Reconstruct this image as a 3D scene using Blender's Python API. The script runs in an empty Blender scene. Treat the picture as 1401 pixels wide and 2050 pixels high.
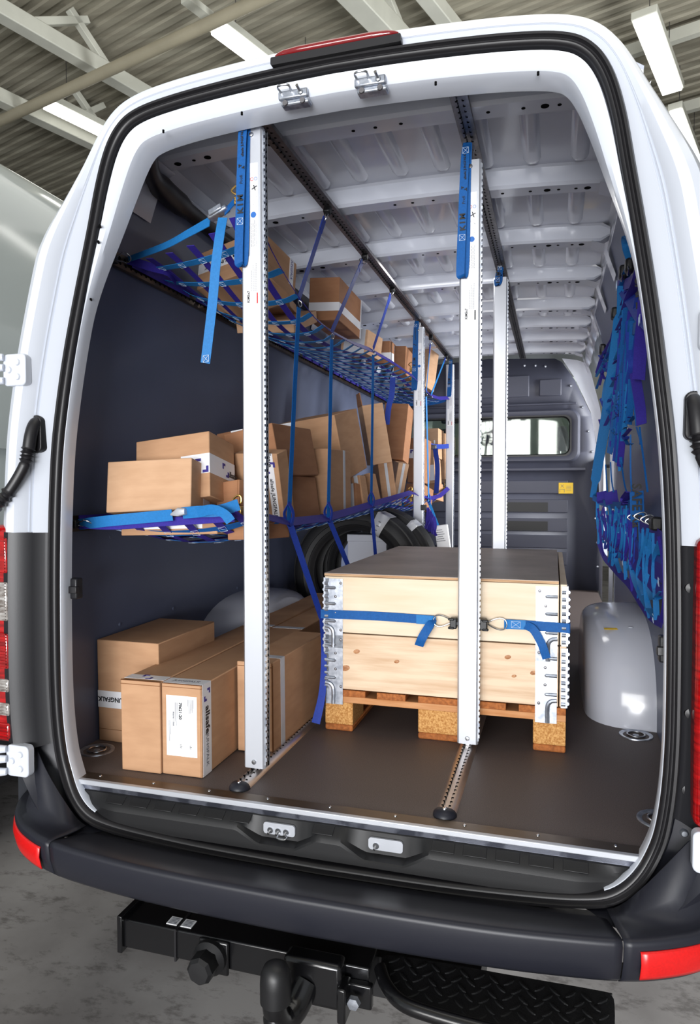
import bpy, bmesh, math, random
from mathutils import Matrix, Vector

random.seed(7)
SC = bpy.context.scene
COL = SC.collection
R = math.radians

# ---------------------------------------------------------------- camera
CAM_LOC = Vector((0.5577, -1.6729, 0.8326))
CAM_YAW, CAM_PITCH, FPX = 0.2873, 0.0314, 1389.5
PW, PH = 1401, 2050
cd = bpy.data.cameras.new('camera')
cam = bpy.data.objects.new('camera', cd)
COL.objects.link(cam)
cam.location = CAM_LOC
cam.rotation_euler = (math.pi / 2 - CAM_PITCH, 0, CAM_YAW)
cd.sensor_fit = 'VERTICAL'
cd.sensor_height = 36.0
cd.lens = FPX / PH * 36.0
cd.clip_end = 200
SC.camera = cam

# ---------------------------------------------------------------- view, world, lights
SC.view_settings.view_transform = 'Standard'
SC.view_settings.look = 'None'
SC.view_settings.gamma = 1.0
SC.view_settings.use_curve_mapping = False
SC.view_settings.exposure = -0.15
SC.render.film_transparent = False

w = bpy.data.worlds.new('daylight')
SC.world = w
w.use_nodes = True
bg = w.node_tree.nodes['Background']
bg.inputs[0].default_value = (0.88, 0.94, 1.0, 1)
bg.inputs[1].default_value = 0.62


def area_light(name, loc, target, sx, sy, power, color=(1, 1, 1)):
    l = bpy.data.lights.new(name, 'AREA')
    l.shape = 'RECTANGLE'
    l.size, l.size_y = sx, sy
    l.energy = power
    l.color = color
    o = bpy.data.objects.new(name, l)
    COL.objects.link(o)
    o.location = loc
    d = Vector(target) - Vector(loc)
    o.rotation_euler = d.to_track_quat('-Z', 'Y').to_euler()
    return o


# gate light of the hall behind the photographer, plus a low added fill
area_light('key_light', (-1.4, -8.5, 1.9), (0.0, 2.0, 1.2), 4.0, 3.0, 470, (1.0, 0.985, 0.96))
area_light('fill_light', (0.9, -7.0, 0.35), (0.0, 2.0, 1.6), 3.0, 1.6, 500, (0.97, 0.98, 1.0))
area_light('hall_light', (0.5, 1.5, 4.6), (0.4, 1.6, 0), 5.0, 6.0, 120, (1.0, 0.99, 0.95))
area_light('side_door_light', (3.6, 3.5, 1.3), (0.0, 3.0, 1.4), 1.8, 2.0, 380, (0.97, 0.99, 1.0))

# added fill between two roof ribs, brightens the floor and crate lid
area_light('cargo_fill', (0.0, 1.9, 1.968), (0.0, 1.9, 0), 0.5, 0.3, 4.5, (1.0, 0.99, 0.97))
# added fill hidden behind the crate, lifts the brightness of the van roof
area_light('roof_fill', (0.05, 2.2, 0.12), (0.1, 2.1, 2.0), 0.5, 0.4, 5, (1.0, 0.99, 0.97))

# ---------------------------------------------------------------- helpers
_cy, _sy = math.cos(CAM_YAW), math.sin(CAM_YAW)
_cp, _sp = math.cos(CAM_PITCH), math.sin(CAM_PITCH)
_F = Vector((-_sy * _cp, _cy * _cp, -_sp))
_Rt = Vector((_cy, _sy, 0))
_Up = _Rt.cross(_F)


def at(px, py, X=None, Y=None, Z=None):
    """the real point of the plane X=, Y= or Z= that was measured at a photo pixel"""
    d = _F + _Rt * ((px - PW / 2) / FPX) - _Up * ((py - PH / 2) / FPX)
    ax, v = (0, X) if X is not None else (1, Y) if Y is not None else (2, Z)
    return CAM_LOC + d * ((v - CAM_LOC[ax]) / d[ax])


WM = {}


class MB:
    def __init__(s):
        s.v, s.f, s.m, s.s = [], [], [], []

    def add(s, vs, fs, mi=0, sm=False):
        b = len(s.v)
        s.v += [tuple(v) for v in vs]
        for f in fs:
            s.f.append([b + i for i in f])
            s.m.append(mi)
            s.s.append(sm)
        return s

    def box(s, c, d, M=None, mi=0):
        hx, hy, hz = d[0] / 2, d[1] / 2, d[2] / 2
        vs = [Vector((c[0] + x * hx, c[1] + y * hy, c[2] + z * hz)) for x in (-1, 1) for y in (-1, 1) for z in (-1, 1)]
        if M is not None:
            vs = [M @ v for v in vs]
        return s.add(vs, [(0, 1, 3, 2), (4, 6, 7, 5), (0, 4, 5, 1), (2, 3, 7, 6), (0, 2, 6, 4), (1, 5, 7, 3)], mi)

    def bb(s, x0, x1, y0, y1, z0, z1, mi=0, M=None):
        return s.box(((x0 + x1) / 2, (y0 + y1) / 2, (z0 + z1) / 2), (x1 - x0, y1 - y0, z1 - z0), M, mi)

    def loft(s, rings, closed=True, caps=True, mi=0, sm=True, loop=False):
        n = len(rings[0])
        vs = [p for r in rings for p in r]
        fs = []
        m = len(rings)
        for i in range(m if loop else m - 1):
            a, b = i * n, ((i + 1) % m) * n
            for j in range(n if closed else n - 1):
                k = (j + 1) % n
                fs.append((a + j, a + k, b + k, b + j))
        if caps and closed and not loop:
            fs.append(tuple(range(n - 1, -1, -1)))
            fs.append(tuple((m - 1) * n + j for j in range(n)))
        return s.add(vs, fs, mi, sm)

    def tube(s, pts, r, n=10, mi=0, closed=False, caps=True, sm=True):
        pts = [Vector(p) for p in pts]
        m = len(pts)
        rs = r if isinstance(r, (list, tuple)) else [r] * m
        rings = []
        up = None
        for i in range(m):
            if closed:
                t = pts[(i + 1) % m] - pts[i - 1]
            else:
                t = pts[min(i + 1, m - 1)] - pts[max(i - 1, 0)]
            t.normalize()
            if up is None:
                up = Vector((0, 0, 1)) if abs(t.z) < 0.9 else Vector((1, 0, 0))
            a = up - t * up.dot(t)
            if a.length < 1e-6:
                a = t.orthogonal()
            a.normalize()
            up = a
            b = t.cross(a)
            rings.append([pts[i] + (a * math.cos(2 * math.pi * j / n) + b * math.sin(2 * math.pi * j / n)) * rs[i] for j in range(n)])
        return s.loft(rings, True, caps, mi, sm, loop=closed)

    def cyl(s, a, b, r, n=16, mi=0, r2=None):
        return s.tube([a, b], [r, r if r2 is None else r2], n, mi, sm=True)

    def ribbon(s, pts, w, side, th=0.0016, mi=0, sm=True):
        """flat webbing along pts; side = vector or list of vectors across its width"""
        pts = [Vector(p) for p in pts]
        m = len(pts)
        rings = []
        for i in range(m):
            t = pts[min(i + 1, m - 1)] - pts[max(i - 1, 0)]
            if t.length < 1e-9:
                t = Vector((0, 0, 1))
            t.normalize()
            sd = Vector(side[i] if isinstance(side, list) else side)
            sd = sd - t * sd.dot(t)
            if sd.length < 1e-6:
                sd = t.orthogonal()
            sd.normalize()
            nn = t.cross(sd)
            ww = (w[i] if isinstance(w, list) else w) / 2
            rings.append([pts[i] + sd * ww + nn * th / 2, pts[i] - sd * ww + nn * th / 2, pts[i] - sd * ww - nn * th / 2, pts[i] + sd * ww - nn * th / 2])
        return s.loft(rings, True, True, mi, sm)

    def lathe(s, prof, M, n=32, mi=0, sm=True, caps=True):
        """prof: list of (r, h) about local Z, placed by M"""
        rings = []
        for r, h in prof:
            rings.append([M @ Vector((r * math.cos(2 * math.pi * j / n), r * math.sin(2 * math.pi * j / n), h)) for j in range(n)])
        return s.loft(rings, True, caps, mi, sm)

    def prism(s, poly, a, b, mi=0, sm=False):
        """poly: list of 3D points; extruded from +a to +b offset vectors"""
        a, b = Vector(a), Vector(b)
        r0 = [Vector(p) + a for p in poly]
        r1 = [Vector(p) + b for p in poly]
        return s.loft([r0, r1], True, True, mi, sm)

    def grid(s, rows, mi=0, sm=True):
        return s.loft(rows, False, False, mi, sm)


def link(name, mb, mats, parent=None, bevel=0, seg=2, sharp=40, solid=0, local=False, subs=0):
    me = bpy.data.meshes.new(name)
    me.from_pydata(mb.v, [], mb.f)
    me.polygons.foreach_set('material_index', mb.m)
    me.polygons.foreach_set('use_smooth', [True] * len(mb.f) if (bevel or subs) else mb.s)
    bm = bmesh.new()
    bm.from_mesh(me)
    bmesh.ops.recalc_face_normals(bm, faces=bm.faces)
    bm.to_mesh(me)
    bm.free()
    try:
        me.set_sharp_from_angle(angle=R(sharp))
    except Exception:
        pass
    for m in (mats if isinstance(mats, (list, tuple)) else [mats]):
        me.materials.append(m)
    o = bpy.data.objects.new(name, me)
    COL.objects.link(o)
    if parent is not None:
        o.parent = parent
        pw = WM.get(parent.name, Matrix.Identity(4))
        if local:
            WM[o.name] = pw
        else:
            o.matrix_parent_inverse = pw.inverted()
            WM[o.name] = Matrix.Identity(4)
    else:
        WM[o.name] = Matrix.Identity(4)
    if solid:
        md = o.modifiers.new('thick', 'SOLIDIFY')
        md.thickness = abs(solid)
        md.offset = 1 if solid > 0 else -1
    if bevel:
        md = o.modifiers.new('bevel', 'BEVEL')
        md.width = bevel
        md.segments = seg
        md.limit_method = 'ANGLE'
        md.angle_limit = R(35)
        md.harden_normals = False
    if subs:
        md = o.modifiers.new('subd', 'SUBSURF')
        md.levels = md.render_levels = subs
    return o


def thing(name, label, cat, M=None, group=None):
    o = bpy.data.objects.new(name, None)
    o.empty_display_size = 0.05
    COL.objects.link(o)
    M = M if isinstance(M, Matrix) else Matrix.Translation(Vector(M or (0, 0, 0)))
    o.matrix_world = M
    WM[o.name] = M
    return tag(o, label, cat, group)


def tag(o, label, cat, group=None):
    o['label'] = label
    o['category'] = cat
    if group:
        o['group'] = group
    return o


def struct(o):
    o['kind'] = 'structure'
    return o


def cr(pts, n=8, closed=False):
    """Catmull-Rom through pts"""
    P = [Vector(p) for p in pts]
    out = []
    m = len(P)
    for i in range(m if closed else m - 1):
        if closed:
            a, b, c, d = P[i - 1], P[i], P[(i + 1) % m], P[(i + 2) % m]
        else:
            b, c = P[i], P[i + 1]
            a = P[i - 1] if i else b * 2 - c
            d = P[i + 2] if i + 2 < m else c * 2 - b
        for k in range(n):
            t = k / n
            out.append(0.5 * ((2 * b) + (c - a) * t + (2 * a - 5 * b + 4 * c - d) * t * t + (3 * b - a - 3 * c + d) * t ** 3))
    if not closed:
        out.append(P[-1])
    return out


def smooth(a, b, x):
    t = max(0.0, min(1.0, (x - a) / (b - a)))
    return t * t * (3 - 2 * t)


def lerp(a, b, t):
    return a + (b - a) * t


def interp(tab, x):
    if x <= tab[0][0]:
        return tab[0][1]
    for (x0, y0), (x1, y1) in zip(tab, tab[1:]):
        if x <= x1:
            t = (x - x0) / (x1 - x0)
            return lerp(y0, y1, t)
    return tab[-1][1]


def rrect(w, h, r, n=5):
    """rounded rectangle outline, 2D list centred at 0"""
    out = []
    for cx, cy, a0 in ((w / 2 - r, h / 2 - r, 0), (-w / 2 + r, h / 2 - r, 90), (-w / 2 + r, -h / 2 + r, 180), (w / 2 - r, -h / 2 + r, 270)):
        for k in range(n + 1):
            a = R(a0 + 90 * k / n)
            out.append((cx + r * math.cos(a), cy + r * math.sin(a)))
    return out


def frame_M(o, x, z):
    """matrix with origin o, local x along x, local z (normal) along z"""
    x = Vector(x).normalized()
    z = Vector(z)
    z = (z - x * z.dot(x)).normalized()
    y = z.cross(x)
    return Matrix(((x.x, y.x, z.x, o[0]), (x.y, y.y, z.y, o[1]), (x.z, y.z, z.z, o[2]), (0, 0, 0, 1)))


def text_part(name, body, size, M, mat, parent, local=False, extrude=0.0003, bold=0.0, align='CENTER', sx=1.0, width=None):
    """lettering as a mesh; M: local x = reading direction, z = out of the surface"""
    cu = bpy.data.curves.new(name, 'FONT')
    cu.body = body
    cu.size = size
    cu.align_x = align
    cu.align_y = 'CENTER'
    cu.extrude = extrude
    cu.offset = bold
    cu.resolution_u = 2
    tmp = bpy.data.objects.new('lettering_curve', cu)
    COL.objects.link(tmp)
    dg = bpy.context.evaluated_depsgraph_get()
    me = bpy.data.meshes.new_from_object(tmp.evaluated_get(dg))
    bpy.data.objects.remove(tmp)
    bpy.data.curves.remove(cu)
    xs = [v.co.x for v in me.vertices] or [0]
    if width:
        sx = width / max(1e-6, max(xs) - min(xs))
    me.transform(M @ Matrix.Diagonal((sx, 1, 1, 1)))
    me.name = name
    me.materials.clear()
    me.materials.append(mat)
    o = bpy.data.objects.new(name, me)
    COL.objects.link(o)
    o.parent = parent
    pw = WM.get(parent.name, Matrix.Identity(4))
    if local:
        WM[o.name] = pw
    else:
        o.matrix_parent_inverse = pw.inverted()
        WM[o.name] = Matrix.Identity(4)
    return o


# ---------------------------------------------------------------- materials
def lin(c):
    return tuple(((x / 255) / 12.92 if x / 255 <= 0.04045 else (((x / 255) + 0.055) / 1.055) ** 2.4) for x in c)


def mat(name, rgb, rough=0.5, metal=0.0, spec=0.5, var=0.0, scale=8.0, stretch=(1, 1, 1), bump=0.0, bscale=None, coat=0.0, rgb2=None, detail=4.0, emit=None, estr=0.0, trans=0.0, lo=0.35, hi=0.65, sheen=0.0):
    m = bpy.data.materials.new(name)
    m.use_nodes = True
    nt = m.node_tree
    b = nt.nodes['Principled BSDF']
    c = lin(rgb)
    b.inputs['Base Color'].default_value = (*c, 1)
    b.inputs['Roughness'].default_value = rough
    b.inputs['Metallic'].default_value = metal
    b.inputs['Specular IOR Level'].default_value = spec
    b.inputs['Coat Weight'].default_value = coat
    b.inputs['Coat Roughness'].default_value = 0.08
    b.inputs['Transmission Weight'].default_value = trans
    b.inputs['Sheen Weight'].default_value = sheen
    if emit:
        b.inputs['Emission Color'].default_value = (*lin(emit), 1)
        b.inputs['Emission Strength'].default_value = estr
    if var or bump or rgb2:
        tc = nt.nodes.new('ShaderNodeTexCoord')
        mp = nt.nodes.new('ShaderNodeMapping')
        mp.inputs['Scale'].default_value = stretch
        nt.links.new(tc.outputs['Object'], mp.inputs['Vector'])
        nz = nt.nodes.new('ShaderNodeTexNoise')
        nz.inputs['Scale'].default_value = scale
        nz.inputs['Detail'].default_value = detail
        nt.links.new(mp.outputs['Vector'], nz.inputs['Vector'])
        if var or rgb2:
            rp = nt.nodes.new('ShaderNodeValToRGB')
            c2 = lin(rgb2) if rgb2 else tuple(x * (1 - var) for x in c)
            c1 = c if rgb2 else tuple(min(1, x * (1 + var)) for x in c)
            rp.color_ramp.elements[0].position = lo
            rp.color_ramp.elements[1].position = hi
            rp.color_ramp.elements[0].color = (*c2, 1)
            rp.color_ramp.elements[1].color = (*c1, 1)
            nt.links.new(nz.outputs['Fac'], rp.inputs['Fac'])
            nt.links.new(rp.outputs['Color'], b.inputs['Base Color'])
        if bump:
            nb = nz
            if bscale:
                nb = nt.nodes.new('ShaderNodeTexNoise')
                nb.inputs['Scale'].default_value = bscale
                nb.inputs['Detail'].default_value = 3
                nt.links.new(mp.outputs['Vector'], nb.inputs['Vector'])
            bp = nt.nodes.new('ShaderNodeBump')
            bp.inputs['Strength'].default_value = bump
            bp.inputs['Distance'].default_value = 0.004
            nt.links.new(nb.outputs['Fac'], bp.inputs['Height'])
            nt.links.new(bp.outputs['Normal'], b.inputs['Normal'])
    return m


M = {}
M['paint'] = mat('white_paint', (204, 209, 219), 0.3, coat=0.35)
M['paint_in'] = mat('white_paint_inside', (205, 209, 220), 0.25, coat=0.5)
M['paint_hall_van'] = mat('white_paint_glossy', (172, 179, 178), 0.12, coat=0.6)
M['lining'] = mat('wall_lining', (84, 91, 114), 0.42, var=0.05, scale=3, bump=0.03, bscale=300)
M['floorply'] = mat('floor_plywood', (102, 91, 88), 0.55, spec=0.35, rgb2=(80, 72, 70), scale=420, detail=2, bump=0.12, bscale=420)
M['bulk'] = mat('bulkhead_plastic', (70, 72, 86), 0.5, var=0.04, scale=4, bump=0.04, bscale=260)
M['rubber'] = mat('black_rubber', (24, 23, 26), 0.42, spec=0.5)
M['black'] = mat('black_plastic', (24, 24, 28), 0.42, bump=0.04, bscale=500)
M['step_black'] = mat('step_plastic', (17, 17, 19), 0.5, bump=0.05, bscale=600)
M['bumper'] = mat('bumper_plastic', (32, 33, 41), 0.42, spec=0.4, bump=0.03, bscale=700)
M['alu'] = mat('aluminium', (225, 227, 232), 0.33, 1.0, var=0.04, scale=30, stretch=(1, 1, 0.02))
M['alu_white'] = mat('anodised_aluminium', (192, 195, 202), 0.42, 0.5, var=0.02, scale=14, stretch=(1, 1, 0.05))
M['alu_bronze'] = mat('brown_aluminium', (92, 80, 68), 0.38, 0.8, var=0.08, scale=20)
M['alu_rail'] = mat('rail_aluminium', (184, 178, 176), 0.32, 0.85, var=0.06, scale=25)
M['riser'] = mat('sill_riser', (150, 154, 168), 0.25, 0.9, rgb2=(96, 99, 112), scale=7, stretch=(1.5, 1, 1), lo=.45, hi=.52)  # the two-tone patches are reflections put into the colour
M['rail_dark'] = mat('rail_steel', (120, 118, 120), 0.4, 0.9, var=0.2, scale=40)
M['galv'] = mat('galvanised_steel', (204, 209, 218), 0.33, 0.85, rgb2=(160, 166, 178), scale=60)
M['steel'] = mat('steel', (190, 192, 196), 0.25, 1.0)
M['brass'] = mat('brass_plated_steel', (196, 158, 92), 0.3, 1.0)
M['card'] = mat('cardboard', (186, 146, 113), 0.75, spec=0.2, rgb2=(176, 136, 104), scale=9, stretch=(1, 1, 4), bump=0.03, bscale=120)
M['card_b'] = mat('cardboard_brown', (160, 115, 84), 0.75, spec=0.2, rgb2=(150, 106, 77), scale=9, stretch=(1, 1, 4), bump=0.03, bscale=120)
M['card_l'] = mat('cardboard_pale', (198, 160, 128), 0.75, spec=0.2, rgb2=(188, 150, 118), scale=9, stretch=(1, 1, 4), bump=0.03, bscale=120)
M['card_edge'] = mat('cardboard_edge', (120, 80, 52), 0.85, spec=0.1)
M['tape'] = mat('tape_silver', (200, 202, 208), 0.3, spec=0.6, var=0.04, scale=30)
M['tape_w'] = mat('tape_white', (226, 226, 230), 0.4)
M['label'] = mat('paper_label', (236, 237, 240), 0.55)
M['ink'] = mat('black_ink', (24, 24, 28), 0.6)
M['ink_grey'] = mat('grey_ink', (120, 122, 128), 0.6)
M['ink_blue'] = mat('blue_ink', (52, 44, 130), 0.6)
M['ink_red'] = mat('red_ink', (196, 40, 44), 0.6)
M['ink_lblue'] = mat('bright_blue_ink', (30, 100, 180), 0.6)
M['thread'] = mat('white_thread', (190, 208, 232), 0.8)
M['web'] = mat('blue_webbing', (20, 84, 150), 0.6, spec=0.22, var=0.08, scale=160, bump=0.15, bscale=500)
M['web_l'] = mat('lit_blue_webbing', (34, 112, 176), 0.55, spec=0.25, var=0.06, scale=160, bump=0.12, bscale=500)  # lighter copy of the blue webbing, as where it catches the light
M['web_v'] = mat('shaded_violet_webbing', (52, 42, 138), 0.6, spec=0.22, var=0.08, scale=160, bump=0.15, bscale=500)  # violet copy of the blue webbing, its shading put into the colour
M['web_d'] = mat('deep_blue_webbing', (36, 60, 150), 0.6, spec=0.22, var=0.08, scale=160, bump=0.15, bscale=500)
M['pine'] = mat('pine_wood', (226, 209, 186), 0.6, spec=0.3, rgb2=(216, 196, 168), scale=5, stretch=(0.6, 1, 7), detail=6)
M['pine_knot'] = mat('pine_wood_knotty', (222, 198, 170), 0.6, spec=0.3, rgb2=(198, 164, 132), scale=4.5, stretch=(0.8, 1, 9), detail=8, lo=0.3, hi=0.6)
M['knot'] = mat('wood_knot', (150, 96, 58), 0.6, rgb2=(190, 140, 98), scale=120)
M['film_ply'] = mat('coated_plywood', (172, 160, 152), 0.5, spec=0.4, rgb2=(152, 141, 133), scale=5, stretch=(1, 1, 1), bump=0.02, bscale=300)
M['ply_edge'] = mat('plywood_edge', (206, 172, 134), 0.7, rgb2=(160, 118, 82), scale=6, stretch=(1, 1, 90))
M['pallet'] = mat('pallet_wood', (200, 148, 104), 0.7, spec=0.2, rgb2=(180, 122, 76), scale=12, stretch=(0.6, 0.6, 5), detail=6)
M['chip'] = mat('chipboard', (208, 160, 100), 0.8, spec=0.2, rgb2=(166, 112, 58), scale=190, detail=2, bump=0.2, bscale=190)
M['pallet_d'] = mat('pallet_wood_end', (178, 108, 58), 0.75, spec=0.2, rgb2=(140, 82, 44), scale=90)
M['red'] = mat('red_reflector', (206, 24, 24), 0.3, spec=0.6, var=0.06, scale=200)
M['red_lens'] = mat('red_lens', (176, 18, 20), 0.12, spec=0.7, coat=0.6, rgb2=(120, 8, 12), scale=14, stretch=(1, 1, 8))
M['red_dark'] = mat('dark_red_lens', (120, 8, 16), 0.1, spec=0.7, coat=0.7)
M['clear_lens'] = mat('clear_lens', (200, 196, 192), 0.15, spec=0.7, metal=0.4, rgb2=(128, 118, 112), scale=40, stretch=(1, 1, 3))
M['tyre'] = mat('tyre_rubber', (26, 26, 28), 0.55, spec=0.4, bump=0.03, bscale=80)
M['wrap'] = mat('grey_card', (186, 190, 202), 0.6)
M['arch'] = mat('arch_plastic', (196, 199, 210), 0.16, coat=0.3)
M['hitch'] = mat('black_powder_coat', (16, 16, 18), 0.22, spec=0.6)
M['hitch_m'] = mat('black_plastic_matt', (20, 20, 22), 0.45)
M['grit'] = mat('tread_plate', (22, 22, 24), 0.5, bump=0.3, bscale=260)
M['dark'] = mat('dark_hole', (8, 8, 9), 0.9, spec=0.1)
M['yellow'] = mat('yellow_sticker', (238, 196, 40), 0.5)
M['head'] = mat('seat_fabric', (22, 22, 26), 0.8)
M['cab_light'] = mat('cab_trim', (196, 204, 196), 0.7)


def concrete():
    m = mat('concrete', (158, 155, 153), 0.55, spec=0.3, rgb2=(112, 108, 107), scale=1.6, detail=10, bump=0.05, bscale=60)
    nt = m.node_tree
    b = nt.nodes['Principled BSDF']
    base = b.inputs['Base Color'].links[0].from_socket
    tc = nt.nodes.new('ShaderNodeTexCoord')
    mp = nt.nodes.new('ShaderNodeMapping')
    mp.inputs['Rotation'].default_value = (0, 0, R(-38))
    mp.inputs['Scale'].default_value = (1.0, 2.0, 1)
    nt.links.new(tc.outputs['Object'], mp.inputs['Vector'])
    nz = nt.nodes.new('ShaderNodeTexNoise')
    nz.inputs['Scale'].default_value = 9.0
    nz.inputs['Detail'].default_value = 12
    nz.inputs['Roughness'].default_value = 0.72
    nt.links.new(mp.outputs['Vector'], nz.inputs['Vector'])
    rp = nt.nodes.new('ShaderNodeValToRGB')
    rp.color_ramp.elements[0].position = 0.36
    rp.color_ramp.elements[1].position = 0.47
    rp.color_ramp.elements[0].color = (0.28, 0.26, 0.25, 1)
    rp.color_ramp.elements[1].color = (1, 1, 1, 1)
    nt.links.new(nz.outputs['Fac'], rp.inputs['Fac'])
    mx = nt.nodes.new('ShaderNodeMixRGB')
    mx.blend_type = 'MULTIPLY'
    mx.inputs[0].default_value = 0.62
    nt.links.new(base, mx.inputs[1])
    nt.links.new(rp.outputs['Color'], mx.inputs[2])
    nt.links.new(mx.outputs[0], b.inputs['Base Color'])
    return m


M['concrete'] = concrete()
M['roof_sheet'] = mat('roof_sheet', (172, 167, 150), 0.7, rgb2=(140, 134, 118), scale=1.4, stretch=(0.4, 5, 1), detail=8)
M['beam'] = mat('painted_steel_beam', (206, 206, 194), 0.5, var=0.05, scale=4)
M['pipe'] = mat('ceiling_pipe', (168, 160, 138), 0.5, var=0.06, scale=4)
M['hallwall'] = mat('hall_wall', (176, 178, 174), 0.8, var=0.03, scale=2)
M['lamp'] = mat('lamp_diffuser', (255, 255, 255), 0.4, emit=(255, 253, 246), estr=6.0)


def glass(name, tint, a):
    m = bpy.data.materials.new(name)
    m.use_nodes = True
    nt = m.node_tree
    out = nt.nodes['Material Output']
    nt.nodes.remove(nt.nodes['Principled BSDF'])
    tr = nt.nodes.new('ShaderNodeBsdfTransparent')
    tr.inputs[0].default_value = (*tint, 1)
    gl = nt.nodes.new('ShaderNodeBsdfGlossy')
    gl.inputs['Roughness'].default_value = 0.03
    mx = nt.nodes.new('ShaderNodeMixShader')
    mx.inputs[0].default_value = a
    nt.links.new(tr.outputs[0], mx.inputs[1])
    nt.links.new(gl.outputs[0], mx.inputs[2])
    nt.links.new(mx.outputs[0], out.inputs['Surface'])
    return m


M['glass'] = glass('window_glass', (0.86, 0.92, 0.88), 0.08)

# ================================================================ THE HALL
HA = R(17.9)
DB = Vector((math.sin(HA), math.cos(HA), 0))
DA = Vector((math.cos(HA), -math.sin(HA), 0))
GZ, CZ, BZ, LZ = -0.70, 5.6, 5.15, 5.0


def hp(a, b, z):
    v = DA * a + DB * b
    return Vector((v.x, v.y, z))


m = MB()
m.add([hp(-14, -9, GZ), hp(9, -9, GZ), hp(9, 13, GZ), hp(-14, 13, GZ)], [(0, 1, 2, 3)])
struct(link('floor', m, M['concrete']))
rows = [[], []]
b = -4.0
while b < 13:
    for db, dz in ((0, 0), (0.07, 0), (0.085, 0.02), (0.155, 0.02)):
        rows[0].append(hp(-14, b + db, CZ + dz))
        rows[1].append(hp(9, b + db, CZ + dz))
    b += 0.17
m = MB()
m.grid(rows, sm=False)
struct(link('ceiling', m, M['roof_sheet']))
m = MB()
m.add([hp(-14, 13, GZ), hp(9, 13, GZ), hp(9, 13, CZ + .06), hp(-14, 13, CZ + .06)], [(0, 1, 2, 3)])
for z in (1.2, 2.4, 3.6, 4.6):
    m.box(hp(-2, 12.98, z), (23, 0.02, 0.03), None)
struct(link('wall_back', MB().add([hp(-14, 13, GZ), hp(9, 13, GZ), hp(9, 13, CZ + .06), hp(-14, 13, CZ + .06)], [(0, 1, 2, 3)]), M['hallwall']))
m = MB()
m.add([hp(9, -4, GZ), hp(9, 13, GZ), hp(9, 13, CZ + .06), hp(9, -4, CZ + .06)], [(0, 1, 2, 3)])
struct(link('wall_right', m, M['hallwall']))
m = MB()
m.add([hp(-14, -4, GZ), hp(-14, 13, GZ), hp(-14, 13, CZ + .06), hp(-14, -4, CZ + .06)], [(0, 1, 2, 3)])
struct(link('wall_left', m, M['hallwall']))


def bar(mb, p0, p1, wd, ht, ext0=0.0, ext1=0.0):
    p0, p1 = Vector(p0), Vector(p1)
    d = (p1 - p0).normalized()
    p0, p1 = p0 - d * ext0, p1 + d * ext1
    s = d.cross(Vector((0, 0, 1)))
    if s.length < 1e-4:
        s = Vector((1, 0, 0))
    s.normalize()
    u = s.cross(d)
    rs = [[p + s * a * wd / 2 + u * c * ht / 2 for a, c in ((-1, -1), (1, -1), (1, 1), (-1, 1))] for p in (p0, p1)]
    mb.loft(rs, True, True, 0, False)
    return mb


def truss(name, label, px0, px1, z, wd, e0, e1, webs):
    p0, p1 = at(*px0, Z=z), at(*px1, Z=z)
    d = (p1 - p0)
    d = DB * (1 if d.dot(DB) > 0 else -1)
    p1 = p0 + d * (p1 - p0).length
    t = thing(name, label, 'roof truss', p0)
    t['kind'] = 'structure'
    link('bottom_chord', bar(MB(), p0, p1, wd, wd, e0, e1), M['beam'], t, bevel=0.01)
    for a, c in webs:
        q0, q1 = p0 + d * a, p0 + d * c
        q1 = q1 + Vector((0, 0, CZ - 0.05 - z))
        link('web_bar', bar(MB(), q0, q1, 0.07, 0.07), M['beam'], t, bevel=0.006)
    return t


truss('roof_truss', 'white steel roof truss crossing the top left corner', (0, 20), (280, 180), BZ, 0.15, 3, 2.5, [(0.2, 0.9), (1.2, 0.7)])
truss('roof_truss', 'lower white roof beam behind the left ceiling lamp', (0, 195), (155, 260), BZ - .1, 0.15, 3, 2.5, [(0.7, 1.3), (1.5, 0.9)])
truss('roof_truss', 'broad white roof beam above the middle of the van roof', (722, 0), (800, 58), BZ, 0.2, 3, 6, [(0.9, 0.3), (1.1, 1.6)])
truss('roof_truss', 'grey-white roof beam right of the brake lamp, over the van', (862, 0), (915, 48), BZ + .1, 0.14, 3, 6, [(0.5, 1.0)])
p0, p1 = at(80, 205, Z=BZ - .2), at(520, 0, Z=BZ - .2)
m = MB()
dd = (p1 - p0).normalized()
m.tube([p0 - dd * 3, p0, p1, p1 + dd * 5], 0.055, 14)
o = link('ceiling_pipe', m, M['pipe'])
tag(o, 'long beige pipe running under the hall roof at top left', 'pipe')
for k, (a, b) in enumerate((((1325, 82), (1401, 52)), ((1340, 225), (1401, 205)))):
    p0, p1 = at(*a, Z=CZ - .12), at(*b, Z=CZ - .12)
    d = DA
    m = bar(MB(), p0, p0 + d * 2.0, 0.08, 0.12, 8, 3)
    o = link('roof_purlin', m, M['beam'])
    o['kind'] = 'structure'
    tag(o, ('upper' if k == 0 else 'lower') + ' grey roof purlin at the right edge behind the lamp', 'roof purlin')


def ceiling_lamp(px, ln, label, z=LZ, wd=0.19):
    p = at(*px, Z=z)
    t = thing('ceiling_lamp', label, 'lamp', p, 'strip lamps under the hall roof')
    s = DA
    c = p + DB * ln / 2
    Mx = Matrix(((DA.x, DB.x, 0, c.x), (DA.y, DB.y, 0, c.y), (0, 0, 1, c.z), (0, 0, 0, 1)))
    link('housing', MB().box((0, 0, 0.045), (wd + .03, ln + .06, 0.07), Mx), M['beam'], t, bevel=0.006)
    link('diffuser', MB().box((0, 0, 0.0), (wd, ln, 0.04), Mx), M['lamp'], t, bevel=0.006)
    for q in (-0.35, 0.35):
        link('hanger', MB().tube([Mx @ Vector((0, q * ln, .08)), Mx @ Vector((0, q * ln, CZ - z))], 0.004, 6), M['rail_dark'], t)


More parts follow.
